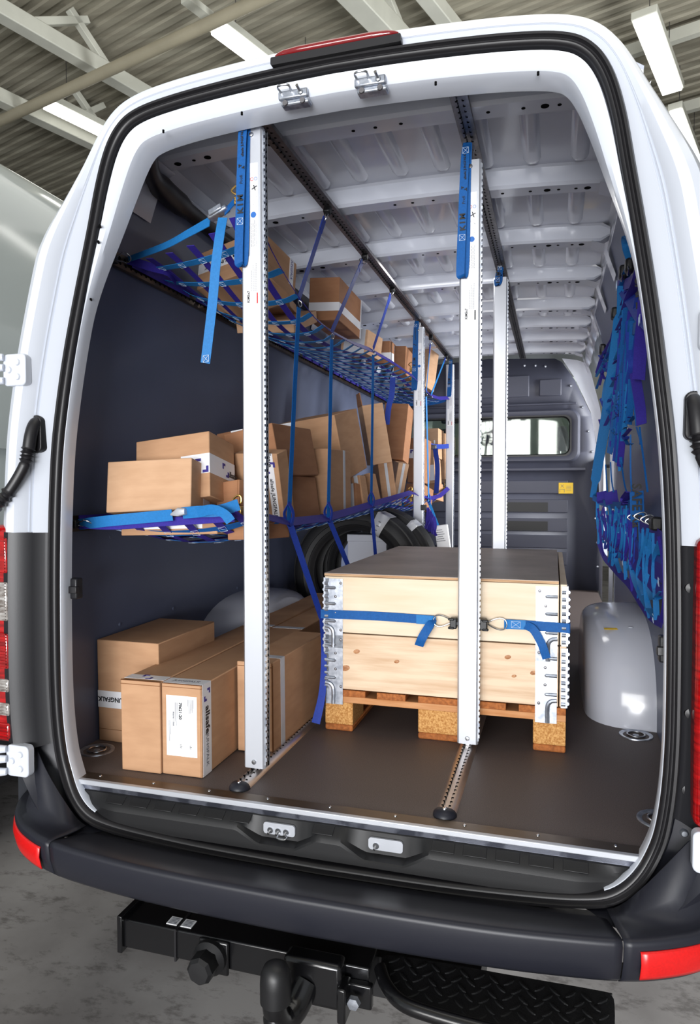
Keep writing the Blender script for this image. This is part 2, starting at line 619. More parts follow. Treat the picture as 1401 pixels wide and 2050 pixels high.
ceiling_lamp((437, 58), 1.5, 'lit strip lamp above the van roof, left of the red brake lamp')
ceiling_lamp((96, 210), 1.5, 'lit strip lamp beside the upper left corner of the van')
ceiling_lamp((1290, 38), 1.35, 'lit strip lamp hanging over the upper right corner of the van')
ceiling_lamp((1352, 222), 1.5, 'slim strip lamp at the right edge, beyond the big right lamp', LZ, 0.12)
p = at(370, -4, Z=LZ + .15)
m = bar(MB(), p, p + DB * .30, 0.1, 0.06)
tag(link('cable_tray', m, M['beam']), 'short white cable tray at the top, in line with the strip lamp', 'cable tray')

# ---------------------------------------------------------------- van parked to the left
t = thing('van', 'white glossy van parked alongside at the left edge', 'van', (-2.8, 1.0, GZ))
half = [(-1.77, -0.42), (-1.72, -0.2), (-1.70, 0.1), (-1.70, 0.7), (-1.715, 1.0), (-1.69, 1.06), (-1.73, 1.7), (-1.79, 2.12), (-1.85, 2.27), (-1.95, 2.36), (-2.2, 2.43), (-2.8, 2.46)]
prof = [(p.x, p.y) for p in cr([(a, b, 0) for a, b in half], 4)]
full = prof + [(-5.6 - x, z) for x, z in prof[::-1][1:]]
rings = []
for y, s in ((-1.9, .97), (-1.8, .995), (-1.6, 1), (4.0, 1), (4.4, .97)):
    rings.append([((x + 2.8) * s - 2.8, y, (z - .9) * s + .9) for x, z in full])
link('body', MB().loft(rings, True, True), M['paint_hall_van'], t)
link('side_cladding', MB().bb(-1.73, -1.675, -1.6, 4.0, -0.42, -0.12), M['black'], t, bevel=0.02)
for y in (-0.9, 2.9):
    Mw = frame_M((-1.85, y, -0.36), (0, 1, 0), (1, 0, 0))
    wh = link('wheel', MB().lathe([(0.2, -.1), (0.32, -.1), (0.34, -.06), (0.34, .06), (0.32, .1), (0.2, .1)], Mw), M['tyre'], t)
    link('rim', MB().lathe([(0.02, .06), (0.2, .07), (0.2, .09), (0.02, .085)], Mw), M['galv'], wh)

# ================================================================ THE OPEN VAN
van = thing('cargo_van', 'white cargo van with open back, shelved with blue nets and load poles', 'van', (0, 0, GZ))
HALF = [(0, -.124), (.3, -.12), (.5, -.11), (.62, -.098), (.69, -.078), (.745, -.03), (.782, .04), (.8, .13), (.809, .25), (.811, .4), (.809, .6), (.803, .78), (.793, .93), (.776, 1.08), (.757, 1.24), (.735, 1.4), (.71, 1.56), (.688, 1.68), (.66, 1.765), (.62, 1.82), (.56, 1.85), (.45, 1.868), (.3, 1.88), (.15, 1.887), (0, 1.89)]
hp_ = cr([(a, b + .034 * smooth(1.5, 1.86, b), 0) for a, b in HALF], 5)
PATH = [(p.x, p.y) for p in hp_] + [(-p.x, p.y) for p in hp_[::-1][1:-1]]
NP = len(PATH)
NRM = []
for i in range(NP):
    a, b = PATH[i - 1], PATH[(i + 1) % NP]
    t_ = Vector((b[0] - a[0], b[1] - a[1])).normalized()
    NRM.append((t_.y, -t_.x))


def ylean(z):
    return -0.014 + 0.075 * smooth(0.95, 1.85, z) - 0.02 * (1 - smooth(-.09, .04, z))


def fpt(i, d, dy):
    x, z = PATH[i % NP]
    n = NRM[i % NP]
    return Vector((x + n[0] * d, ylean(z) + dy, z + n[1] * d))


def frame_rows(idx, side, top, w0=1.45, w1=1.84):
    rows = []
    for i in idx:
        wt = smooth(w0, w1, PATH[i % NP][1])
        rows.append([fpt(i, lerp(a[0], b[0], wt), lerp(a[1], b[1], wt)) for a, b in zip(side, top)])
    return rows


ALL = list(range(NP))
UPPER = [i for i in range(NP) if PATH[i][1] > 0.705]
i0 = UPPER[0]
iR = [i for i in range(NP // 2) if PATH[i][1] <= 0.72 and PATH[i][0] > .7]      # lower right run
S_OUT = [(.014, .012), (.017, -.004), (.050, -.036), (.0535, -.031), (.057, -.041), (.0605, -.036), (.064, -.046), (.085, -.07), (.108, -.072), (.130, -.058), (.155, -.005), (.176, .10), (.186, .45), (.186, 4.9)]
T_OUT = [(.014, .012), (.017, -.004), (.030, -.012), (.031, -.011), (.032, -.013), (.033, -.012), (.034, -.014), (.042, -.018), (.050, -.016), (.058, -.006), (.066, .012), (.082, .08), (.19, .5), (.21, 4.9)]
m = MB()
_r = frame_rows(UPPER, S_OUT, T_OUT)
for row_ in _r:        # the sliding door on the right is open
    if row_[-1].x > .5 and row_[-1].z < 1.8:
        row_[-1].y = 2.74
m.grid(_r)
body = link('body_shell', m, M['paint'], van, sharp=28)
# inner flange (jamb) all round
S_IN = [(-.009, .014), (-.013, -.002), (-.016, .0), (-.018, .008), (-.017, .024), (-.013, .052), (.04, .07)]
T_IN = [(-.016, .012), (-.021, -.002), (-.048, .006), (-.060, .014), (-.066, .028), (-.069, .085), (-.05, .10)]
idx = [i for i in range(NP) if PATH[i][1] > -0.085]
rows = frame_rows(idx, S_IN, T_IN, 1.3, 1.84)
m = MB()
m.grid(rows)
jamb = link('door_jamb', m, M['paint'], van, sharp=28)
# punched holes in the jamb
for px, py in ((182, 600), (137, 875), (130, 1012), (127, 1145), (127, 1290), (132, 1520), (200, 453), (197, 485)):
    p = at(px, py, Y=0.035 + ylean(1.2 if py < 900 else .5))
    link('jamb_hole', MB().cyl(p + Vector((-.004, .006, 0)), p + Vector((.004, -.006, 0)), 0.0035, 10), M['dark'], jamb)
for px, py in ((327, 263), (484, 227), (872, 167), (1077, 147)):
    p = at(px, py, Z=1.822)
    link('header_hole', MB().cyl(p + Vector((0, 0, -.004)), p + Vector((0, 0, .004)), 0.003, 10), M['dark'], jamb)
# rubber seal: two lips all round
secs = [(-.013, .022), (-.015, -.008), (-.011, -.017), (-.006, -.018), (-.002, -.012), (.002, -.012), (.006, -.020), (.012, -.020), (.0165, -.010), (.016, .022)]
rings = [[fpt(i, d, dy) for d, dy in secs] for i in ALL]
link('door_seal', MB().loft(rings, True, False, loop=True), M['rubber'], van, sharp=60)

# lower corners: black inner panel between seal and lamp, then bumper corners
S_LOW = [(.014, .012), (.016, -.002), (.026, -.010), (.030, -.012), (.050, -.036), (.075, -.064), (.100, -.074), (.118, -.070), (.120, -.02)]
for sgn in (1, -1):
    idx = [i for i in iR if PATH[i][1] > 0.105]
    if sgn < 0:
        idx = [NP - i for i in idx]
    rows = [[fpt(i, d, dy) for d, dy in S_LOW] for i in idx]
    m = MB()
    m.grid(rows)
    pn = link('corner_trim', m, M['black'], van, sharp=30)
    # clips on the panel
    if sgn > 0:
        for z in (.62, .345, .175):
            x = interp([(0, .80), (.3, .81), (.7, .806)], z) + .035
            link('trim_clip', MB().lathe([(0.002, -.016), (0.011, -.014), (0.013, -.006), (0.013, .01)], frame_M((x, -.012, z), (1, 0, 0), (0, 1, 0)), 14), M['rubber'], pn)
        link('trim_screw', MB().lathe([(0.002, -.006), (0.006, -.006), (0.009, -.002), (0.009, .01)], frame_M((.838, -.014, .075), (1, 0, 0), (0, 1, 0)), 14), M['galv'], van)
    # tail lamp
    xl = .90 if sgn < 0 else .845
    lamp = link('tail_lamp', MB().bb(sgn * xl, sgn * 1.0, -.084, .16, .115, .735), M['red_lens'], van, bevel=0.02, seg=3)
    lab = 'red tail lamp at the left edge' if sgn < 0 else 'red tail lamp at the right edge'
    lamp['label'] = lab
    for z0, z1, nm, mt in ((.60, .70, 'brake_segment', 'red_lens'), (.465, .575, 'clear_segment', 'clear_lens'), (.33, .43, 'turn_segment', 'red_lens'), (.263, .30, 'reverse_segment', 'clear_lens'), (.196, .232, 'reverse_segment', 'clear_lens'), (.13, .175, 'lower_segment', 'red_lens')):
        mm = MB()
        mm.bb(sgn * (xl + .01), sgn * .992, -.092, -.06, z0, z1)
        sg = link(nm, mm, M[mt], lamp, bevel=0.006)
        mm = MB()
        k = z0 + .004
        while k < z1:
            mm.bb(sgn * (xl + .014), sgn * .985, -.0955, -.09, k, k + .003)
            k += .0085
        link('lens_rib', mm, M[mt], lamp)
    # side skin under the belt
    m = MB()
    m.grid([[(sgn * .955, -.01, z), (sgn * .985, .1, z), (sgn * .997, .45, z), (sgn * .997, 4.9 if sgn < 0 else 2.74, z)] for z in (-.14, 0, .4, .73)])
    link('lower_side', m, M['paint'], van)

# bumper: centre section and two corner sections
BP = [(0, -.228), (.25, -.226), (.45, -.218), (.60, -.203), (.698, -.188), (.78, -.162), (.86, -.118), (.925, -.052), (.968, .04), (.988, .16), (.995, .5)]
bpts = [Vector((p.x, p.y)) for p in cr([(a, b, 0) for a, b in BP], 5)]


def bnorm(i):
    a, b = bpts[max(i - 1, 0)], bpts[min(i + 1, len(bpts) - 1)]
    t_ = (b - a).normalized()
    return Vector((t_.y, -t_.x))


def bump_col(i, sgn, corner):
    p, n = bpts[i], bnorm(i)
    zb = interp([(0, -.176), (.7, -.171), (.9, -.170), (1, -.168)], abs(p.x))
    zc = interp([(0, -.090), (.4, -.088), (.7, -.085), (.9, -.078), (1, -.068)], abs(p.x))
    col = []

    def q(off, z):
        v = p - n * off
        col.append(Vector((sgn * v.x, v.y, z)))
    q(.10, zb - .03)
    q(.035, zb - .022)
    q(.016, zb - .004)
    q(.004, zc - .05)
    q(.0, zc - .013)
    q(.0015, zc - .006)
    q(.006, zc - .0015)
    q(.014, zc)
    if not corner:
        q(.06, zc - .011)
        q(.12, zc - .024)
        q(.165, zc - .037)
    else:
        kk = smooth(.698, .95, p.x)
        q(.03, zc + .004 * kk)
        q(lerp(.06, .034, kk), lerp(zc - .004, zc + .02, kk))
        q(lerp(.09, .045, kk), lerp(zc - .006, zc + .07, kk))
        q(lerp(.12, .052, kk), lerp(zc - .006, .11, kk))
    return col


ic = min(range(len(bpts)), key=lambda i: abs(bpts[i].x - .698))
cols = [bump_col(i, -1, False) for i in range(ic, 0, -1)] + [bump_col(i, 1, False) for i in range(0, ic + 1)]
bum = link('bumper', MB().grid(cols), M['bumper'], van, solid=-0.004)
for sgn in (1, -1):
    cols = [bump_col(i, sgn, True) for i in range(ic, len(bpts))]
    for c in cols:
        for v in c:
            v.x += sgn * .003
    bc = link('bumper_corner', MB().grid(cols), M['bumper'], van, solid=-0.004)
    # fairing that fills between the seal and the corner
    rows = []
    for k in range(13):
        f = k / 12
        i = [j for j in range(NP // 2) if PATH[j][0] > .6]
        jj = i[int(lerp(0, len([j for j in i if PATH[j][1] < .115]) - 1, f))]
        x, z = PATH[jj]
        n = NRM[jj]
        a = Vector((x + n[0] * .018, .012, z + n[1] * .018))
        b = Vector((x + n[0] * .024, -.006, z + n[1] * .024))
        e = Vector((lerp(.70, .962, f ** .8), lerp(-.125, -.035, f ** .9), lerp(-.101, .108, f ** 1.6)))
        c = a.lerp(e, .4) + Vector((0, -.012, 0))
        d = a.lerp(e, .75) + Vector((0, -.014, 0))
        g = e + Vector((lerp(0, .03, f), lerp(-.02, .05, f), -.01))
        rows.append([Vector((sgn * v.x, v.y, v.z)) for v in (a, b, c, d, e, g)])
    link('corner_fairing', MB().grid(rows), M['bumper'], van)
    # reflector set into the face
    rr = []
    for i in range(ic + 1, len(bpts)):
        if bpts[i].x > .945:
            break
        p, n = bpts[i], bnorm(i)
        if bpts[i].x < .722:
            continue
        for o_ in (0,):
            zc = interp([(.7, -.085), (.9, -.078)], p.x)
            rr.append([Vector((sgn * (p - n * (-.001 + k_)).x, (p - n * (-.001 + k_)).y, z)) for k_, z in ((.006, zc - .082), (.003, zc - .074), (-.003, zc - .048), (-.001, zc - .027), (.002, zc - .023))])
    rf = link('reflector', MB().grid(rr), M['red'], bc, solid=0.003)
    rf['label'] = 'red reflector strip'

# sill: aluminium strip and plastic step
m = MB()
m.bb(-.775, .765, .004, .046, -.004, .0035)
st_ = link('sill_strip', m, M['alu_bronze'], van, bevel=0.001)
for k in range(9):
    x = -.70 + k * .175
    link('strip_screw', MB().lathe([(.0005, .0062), (.003, .0058), (.0045, .004), (.0045, .0)], Matrix.Translation((x, .03, 0)), 12), M['steel'], st_)
link('sill_nose', MB().bb(-.777, .767, -.008, .006, -.010, .0045), M['alu_white'], van, bevel=0.002)
link('sill_riser', MB().bb(-.775, .768, -.003, .004, -.026, -.009), M['riser'], van)


def notch(x):
    return max(0, 1 - max(0, abs(x + .125) - .052) / .06, 1 - max(0, abs(x - .16) - .052) / .06)


rows = []
nx = 120
for k in range(nx + 1):
    x = lerp(-.742, .742, k / nx)
    e = smooth(.742, .60, abs(x))
    t_ = min(1, notch(x))
    yf = lerp(-.012, -.042, e)
    rows.append([Vector((x, y, z)) for y, z in ((.0, -.022), (lerp(-.008, -.006, t_), lerp(-.025, -.027, t_)), (lerp(yf + .010, -.012, t_), lerp(-.040, -.078, t_)), (yf + .004, lerp(-.048, -.084, t_)), (yf, lerp(-.056, -.088, t_)), (yf, -.100), (yf + .03, -.104))])
stp = link('step_plate', MB().grid(rows), M['step_black'], van, sharp=22)
for k in range(19):
    x = -.69 + k * .0765
    if notch(x) > .2 or abs(x) > .66:
        continue
    Mx = Matrix.Translation((x, -.0205, -.0325)) @ Matrix.Rotation(R(30), 4, 'X')
    link('grip_pad', MB().box((0, 0, 0), (.056, .028, .003), Mx), M['step_black'], stp, bevel=0.001)
for x, nb in ((-.125, 3), (.16, 1)):
    pts = [Vector((x + a, -.0125, -.052 + b)) for a, b in rrect(.088, .030, .008)]
    lp = link('latch_plate', MB().prism(pts, (0, -.003, 0), (0, .003, 0)), M['alu_white'], stp)
    for j in range(nb):
        bx = x - .024 + j * .022
        link('latch_bolt', MB().tube([(bx, -.01, -.055), (bx - .003, -.026, -.062)], [.0045, .003], 10).lathe([(.002, 0), (.008, 0), (.008, .003), (.002, .003)], frame_M((bx, -.0155, -.056), (1, 0, 0), (0, -1, 0)), 14), M['steel'], lp)
    if nb == 3:
        link('latch_loop', MB().tube(cr([(x + .0, -.014, -.062), (x + .0, -.03, -.068), (x + .022, -.03, -.069), (x + .022, -.014, -.064)], 5), .0025, 8), M['steel'], lp)

# top latch brackets on the header
for px, py in ((587, 186), (741, 160)):
    p = at(px, py, Y=ylean(1.83) + .0) + Vector((0, 0, -.010))
    br = link('latch_bracket', MB().box(p + Vector((0, 0, .006)), (.082, .012, .022)).box(p + Vector((.004, .014, -.012)), (.078, .03, .014)), M['galv'], van, bevel=0.004)
    link('latch_loop', MB().tube(cr([p + Vector((-.032, -.004, .012)), p + Vector((-.032, -.028, .016)), p + Vector((-.004, -.028, .016)), p + Vector((-.004, -.004, .012))], 5), .003, 8), M['steel'], br)
    link('latch_pin', MB().cyl(p + Vector((.022, -.002, .006)), p + Vector((.02, -.028, .012)), .004).lathe([(.003, 0), (.008, 0), (.007, .004), (.003, .004)], frame_M(p + Vector((.022, -.006, .006)), (1, 0, 0), (0, -1, 0)), 12), M['steel'], br)
    for dx in (-.022, .026):
        link('latch_screw', MB().lathe([(.002, -.004), (.007, -.004), (.008, 0)], frame_M(p + Vector((dx, -.001, -.014)), (1, 0, 0), (0, 1, 0)), 12), M['rail_dark'], br)

# third brake lamp on the roof edge
m = MB()
yb = ylean(1.9)
pts = [Vector((.012 + a, yb - .02, 1.944 + b)) for a, b in rrect(.345, .020, .004)]
bb_ = link('brake_lamp_base', MB().prism(pts, (0, -.012, 0), (0, .05, 0)), M['rubber'], van)
rings = []
for f in (0, .03, .08, .2, .5, .8, .92, .97, 1):
    x = lerp(-.152, .176, f)
    s_ = (1 - abs(2 * f - 1) ** 6) ** .5 if 0 < f < 1 else .25
    rings.append([Vector((x, yb - .016 + c * .02 * s_, 1.963 + b * .0115 * s_)) for c, b in rrect(1.9, 2.0, .8, 3)])
bl = link('brake_lamp', MB().loft(rings, True, True), M['red_dark'], van)
bl['label'] = 'long red brake lamp on the roof edge'

# door hinges and cable grommets
for px, py, pl, sgn in ((47, 755, 'upper left', -1), (1393, 715, 'upper right', 1), (22, 1492, 'lower left', -1), (1400, 1668, 'lower right', 1)):
    z = {-1: {'u': 1.165, 'l': .075}, 1: {'u': 1.165, 'l': .075}}[sgn][pl[0]]
    x = sgn * .878
    y = -.078 + ylean(z)
    pts = [Vector((x + a, y, z + b)) for a, b in rrect(.075, .088, .014)]
    hg = link('door_hinge', MB().prism(pts, (0, -.006, 0), (0, .02, 0)), M['paint'], van, bevel=0.003)
    hg['label'] = 'white ' + pl + ' door hinge'
    for dx, dz in ((-.012 * sgn, .02), (-.012 * sgn, -.02), (.016 * sgn, 0)):
        link('hinge_screw', MB().lathe([(.002, .006), (.008, .006), (.010, 0)], frame_M((x + dx, y - .005, z + dz), (1, 0, 0), (0, -1, 0)), 14), M['paint'], hg)
    for dz in (-.03, .006, .034):
        link('hinge_arm', MB().tube([(x + sgn * .03, y - .012, z + dz), (x + sgn * .055, y - .022, z + dz * 1.02), (x + sgn * .16, y - .03, z + dz * 1.05)], [.010, .013, .013], 10), M['paint'], hg)
for sgn in (-1, 1):
    y = -.038
    pts = [(sgn * .858, y, 1.0 + .0), (sgn * .862, y - .022, 1.005), (sgn * .864, y - .036, .985), (sgn * .868, y - .04, .945)]
    bz = [Vector((sgn * .838 + a, y - .002, .99 + b)) for a, b in rrect(.036, .105, .016)]
    gr = link('cable_grommet', MB().prism(bz, (0, -.014, 0), (0, .02, 0)), M['rubber'], van, bevel=0.003)
    gr['label'] = 'black door cable hose on the ' + ('left' if sgn < 0 else 'right')
    link('grommet_elbow', MB().tube(cr([(sgn * .838, y, 1.025), (sgn * .838, y - .02, 1.015), (sgn * .840, y - .032, .985), (sgn * .843, y - .038, .945)], 5), [.012] * 3 + [.017] * 13, 14), M['rubber'], gr)
    path = cr([(sgn * .843, y - .038, .95), (sgn * .852, y - .045, .90), (sgn * .89, y - .06, .83), (sgn * .94, y - .075, .775), (sgn * 1.02, y - .085, .73)], 14)
    rs = []
    for i in range(len(path)):
        f = i / len(path)
        fl = .0035 * math.sin(i * 2.0) if (f < .22 or f > .5) else -.001
        rs.append(.0165 + fl)
    link('grommet_hose', MB().tube(path, rs, 14), M['rubber'], gr)

# ---------------------------------------------------------------- interior shell
WALL = [(0, .900), (.5, .899), (1.1, .893), (1.5, .858), (1.7, .822), (1.85, .785), (1.95, .755)]
wz = [0, .3, .6, .9, 1.1, 1.3, 1.5, 1.6, 1.7, 1.8, 1.88, 1.95]
YB = 4.4
flo = link('load_floor', MB().bb(-.90, .90, .03, YB, -.02, 0), M['floorply'], van)
lw = link('left_wall_lining', MB().grid([[(-interp(WALL, z), y, z) for y in (0.075 + .30 * smooth(1.6, 1.86, z), 1, 2, 3, YB)] for z in wz[:11]], sm=True), M['lining'], van)
rw = link('right_wall_lining', MB().grid([[(interp(WALL, z), y, z) for y in (.075 + .35 * smooth(1.5, 1.8, z), .8, 1.6, 2.75)] for z in wz[:11]], sm=True), M['lining'], van)
link('panel_edge', MB().bb(.87, .893, 2.75, 2.765, 0, 1.45), M['paint_in'], van)
m = MB()
for px, py in ((240, 1250), (347, 1218), (475, 1177), (143, 1083), (220, 1075)):
    p = at(px, py, X=-.899)
    m.lathe([(.002, .003), (.006, .0025), (.008, 0)], frame_M(p, (0, 1, 0), (1, 0, 0)), 12)
link('wall_rivet', m, M['lining'], lw)
# outer skin of the roof with swages, ribs below it
RIBY = [.42, 1.0, 1.6, 2.18, 2.79, 3.25, 3.7, 4.15]


def roof_z(x):
    return 2.012 - .032 * (abs(x) / .8) ** 2.2


xs = [lerp(-.765, .765, k / 32) for k in range(33)]
rf = link('roof_panel', MB().grid([[(x, y, roof_z(x)) for x in xs] for y in (.42, 1, 2, 3, YB + 1.6)]), M['paint_in'], van)
for a, b in zip(RIBY, RIBY[1:]):
    for x in (-.62, -.46, -.31, -.155, 0, .155, .31, .47, .63):
        if (round(x * 100) % 2 and a > 3):
            continue
        L0, L1 = a + .10, b - .07
        if abs(x) in (.155, .0):
            L1 = lerp(L0, L1, .96)
        z = roof_z(x)
        rings = []
        for f, s_ in ((0, .3), (.04, .8), (.1, 1), (.9, 1), (.96, .8), (1, .3)):
            y = lerp(L0, L1, f)
            rings.append([(x + .026 * s_ * c, y, z + .002 - .016 * h * s_) for c, h in ((-1.25, 0), (-.8, .85), (-.4, 1), (.4, 1), (.8, .85), (1.25, 0))])
        link('roof_swage', MB().loft(rings, False, False), M['paint_in'], rf, sharp=60)
for k, y in enumerate(RIBY):
    sec = [(-.062, .012), (-.05, .0), (-.045, -.052), (-.036, -.062), (.036, -.062), (.045, -.052), (.05, .0), (.062, .012)]
    rows = []
    for j in range(41):
        x = lerp(-.775, .775, j / 40)
        zz = roof_z(x) - .008
        ee = 1 - smooth(.735, .775, abs(x))
        rows.append([(x, y + a, zz + b * lerp(.35, 1, ee) - (1 - ee) * .015) for a, b in sec])
    m = MB().grid(rows)
    for x in (-.66, -.60, -.55, -.43, -.33, -.05, .02, .1, .36, .46, .52, .56, .62, .66):
        z = roof_z(x) - .008 - .062
        r_ = .012 if abs(x) in (.66, .55, .52) else .006
        m.cyl((x, y, z - .0012), (x, y, z + .004), r_, 12, mi=1)
    link('roof_rib', m, [M['paint_in'], M['dark']], rf, sharp=30)
    for sx in (-1, 1):
        link('rib_bracket', MB().grid([[(sx * .70, y + d, 1.915), (sx * .755, y + d, 1.895), (sx * .775, y + d, 1.83), (sx * .80, y + d, 1.76)] for d in (-.055, -.02, .02, .055)]), M['paint_in'], rf)
# cant rails along both upper edges
for sx in (-1, 1):
    link('cant_rail', MB().grid([[(sx * .80, y, 1.955), (sx * .775, y, 1.93), (sx * .775, y, 1.885), (sx * .81, y, 1.83)] for y in (.42, 1.5, 3, YB)]), M['paint_in'] if sx < 0 else M['paint_in'], rf, sharp=30)
# black cable duct in the left upper corner
link('cable_duct', MB().tube(cr([(-.62, .17, 1.87), (-.735, .4, 1.87), (-.755, .7, 1.865), (-.758, 1.1, 1.86), (-.758, 2.5, 1.85)], 6), [.030] * 7 + [.040] * 4 + [.030] * 14, 14), M['rubber'], van)
link('grab_bar', MB().tube(cr([(.86, .10, 1.22), (.845, .12, 1.19), (.845, .13, .9), (.846, .13, .78), (.87, .10, .75)], 6), .017, 12), M['rubber'], van)
link('jamb_trim', MB().bb(.853, .893, .088, .10, .76, 1.2), M['lining'], van)
for sx, z in ((-1, .545), (1, .47)):
    xc = .775 if sx < 0 else .788
    lt = link('door_catch', MB().bb(sx * xc, sx * (xc + .03), .03, .06, z - .03, z + .03), M['black'], van, bevel=0.004)
    link('catch_clip', MB().bb(sx * (xc - .006), sx * (xc + .03), .02, .036, z - .012, z + .008), M['rubber'], lt, bevel=0.002)
# load-lock rails on floor, ceiling and left wall


def rail_mesh(p0, p1, nrm, wd=.056, h=.016, flat=False):
    p0, p1, nrm = Vector(p0), Vector(p1), Vector(nrm)
    d = (p1 - p0).normalized()
    s = d.cross(nrm)
    sec = [(-wd / 2, 0), (-wd * .42, h * .45), (-wd * .25, h * .9), (-wd * .16, h), (-wd * .14, h * .7), (wd * .14, h * .7), (wd * .16, h), (wd * .25, h * .9), (wd * .42, h * .45), (wd / 2, 0)]
    if flat:
        sec = [(-wd / 2, 0), (-wd / 2, h), (-wd * .17, h), (-wd * .15, h * .5), (wd * .15, h * .5), (wd * .17, h), (wd / 2, h), (wd / 2, 0)]
    return MB().loft([[p + s * a + nrm * b for a, b in sec] for p in (p0, p1)], True, True)


def rail_slots(p0, p1, nrm, step, mb=None, w=.0065, h=.016, off=.0005):
    mb = mb or MB()
    p0, p1, nrm = Vector(p0), Vector(p1), Vector(nrm)
    d = (p1 - p0).normalized()
    s = d.cross(nrm)
    L = (p1 - p0).length
    k = step
    while k < L - step:
        c = p0 + d * k + nrm * (h * .72)
        mb.lathe([(.001, h * .3 + off), (w, h * .3 + off - .0005), (w, 0)], frame_M(c + s * .0095, s, nrm), 8, mi=1)
        mb.lathe([(.001, h * .3 + off), (w, h * .3 + off - .0005), (w, 0)], frame_M(c - s * .0095, s, nrm), 8, mi=1)
        k += step
    return mb


for x, y0, nm in ((-.280, .075, 'left'), (.294, .075, 'right')):
    rl = link('floor_rail', rail_slots((x, y0, 0), (x, 4.3, 0), (0, 0, 1), .025, rail_mesh((x, y0, 0), (x, 4.3, 0), (0, 0, 1)), w=.0034), [M['alu_rail'], M['dark']], van)
    Mx = Matrix.Translation((x, y0, 0))
    cap = [[(x + .031 * c * math.cos(a), y0 + .005 - .034 * c * math.sin(a), h) for a in [math.pi * j / 14 for j in range(15)]] for c, h in ((1, 0), (.96, .007), (.8, .014), (.5, .019), (.05, .0205))]
    link('rail_end_cap', MB().loft(cap, False, False), M['bumper'], rl)
    link('cap_screw', MB().lathe([(.001, .0225), (.005, .0215), (.006, .018)], Matrix.Translation((x, y0 - .004, 0)), 12), M['steel'], rl)
for x, y0, y1, z in ((-.277, .20, 4.06, 1.905), (.290, .26, 4.34, 1.928)):
    rl = link('ceiling_rail', rail_slots((x, y0, z + .012), (x, y1, z + .012), (0, 0, -1), .03, rail_mesh((x, y0, z + .012), (x, y1, z + .012), (0, 0, -1), .05, .014, True), w=.004, h=.014), [M['rail_dark'], M['dark']], van)
rl = link('wall_rail', rail_slots((-.838, .09, 1.588), (-.838, 4.3, 1.588), (.97, 0, .1), .03, rail_mesh((-.838, .09, 1.588), (-.838, 4.3, 1.588), (.97, 0, .1), .052, .014, True), w=.006, h=.014), [M['alu_bronze'], M['dark']], van)
rl['label'] = 'upper perforated wall rail'
rl = link('wall_rail', rail_slots((-.895, .09, .728), (-.895, 4.3, .728), (1, 0, 0), .03, rail_mesh((-.895, .09, .728), (-.895, 4.3, .728), (1, 0, 0), .05, .012, True), w=.006, h=.012), [M['alu_bronze'], M['dark']], van)
rl['label'] = 'lower perforated wall rail'
# wheel arches
for sx in (1, -1):
    rings = []
    for a in range(0, 25):
        th = math.pi * a / 24
        cy_, ch = 1.42, .345
        yy = cy_ - .53 * (abs(math.cos(th)) ** .75) * (1 if math.cos(th) > 0 else -1)
        zz = ch * math.sin(th) ** .8 if math.sin(th) > 0 else 0
        ring = []
        for b in range(9):
            f = b / 8
            x = .905 - .235 * math.sin(f * math.pi / 2) ** .55
            # rounded towards the aisle side
            k = (1 - f ** 1.8 * .36)
            ring.append((sx * x, cy_ + (yy - cy_) * k, max(0, zz * (1 - f ** 2.4 * .22))))
        ring.append((sx * .668, cy_ + (yy - cy_) * .56, zz * .68))
        ring.append((sx * .667, cy_, 0))
        rings.append(ring)
    wa = link('wheel_arch', MB().loft(rings, False, False), M['arch'], van, sharp=70)
    if sx > 0:
        p = at(1225, 1252, Z=.385)
        best = min(((a_, b_) for a_ in range(len(rings) - 1) for b_ in range(8)), key=lambda ab: (Vector(rings[ab[0]][ab[1]]) - at(1225, 1252, X=rings[ab[0]][ab[1]][0])).length)
        q0, q1, q2 = (Vector(rings[best[0]][best[1]]), Vector(rings[best[0] + 1][best[1]]), Vector(rings[best[0]][best[1] + 1]))
        nn_ = (q1 - q0).cross(q2 - q0).normalized()
        nn_ = nn_ if nn_.z > 0 else -nn_
        link('arch_sticker', MB().box((0, 0, .002), (.055, .014, .001), frame_M(q0 + nn_ * .001, (1, .25, 0), nn_)), M['yellow'], wa)
        link('arch_screw', MB().lathe([(.001, .004), (.008, .003), (.009, 0)], Matrix.Translation((.835, 1.12, .315)), 12), M['paint_in'], wa)
# lashing rings in the floor
for x, y in ((.828, .84), (-.842, .205), (.818, .205)):
    Mx = Matrix.Translation((x, y, 0))
    dsh = link('lashing_dish', MB().lathe([(.055, .0), (.054, .003), (.046, .003), (.036, -.004), (.012, -.006), (.010, .002), (.002, .004)], Mx, 28, caps=False), M['galv'], van)
    link('lashing_ring', MB().tube([(x + .028 * math.cos(a), y + .028 * math.sin(a), .0035) for a in [2 * math.pi * k / 20 for k in range(20)]], .0032, 8, closed=True), M['steel'], dsh)

# ---------------------------------------------------------------- bulkhead and cab
HW, H0, H1 = .684, 1.115, 1.46
out = [(-.90, 0), (.935, 0), (.93, .34), (.886, 1.16), (.84, 1.45), (.705, 1.745), (.60, 1.90), (.545, 1.93), (0, 1.955), (-.60, 1.92), (-.80, 1.70), (-.86, 1.45), (-.89, 1.1)]
win = [(a, (H0 + H1) / 2 + b) for a, b in rrect(2 * HW, H1 - H0, .07, 6)]
bm = bmesh.new()
vo = [bm.verts.new((x, YB, z)) for x, z in out]
vi = [bm.verts.new((x, YB, z)) for x, z in win]
eo = [bm.edges.new((vo[i], vo[(i + 1) % len(vo)])) for i in range(len(vo))]
ei = [bm.edges.new((vi[i], vi[(i + 1) % len(vi)])) for i in range(len(vi))]
bmesh.ops.triangle_fill(bm, use_beauty=True, edges=eo + ei)
mb = MB()
bm.verts.index_update()
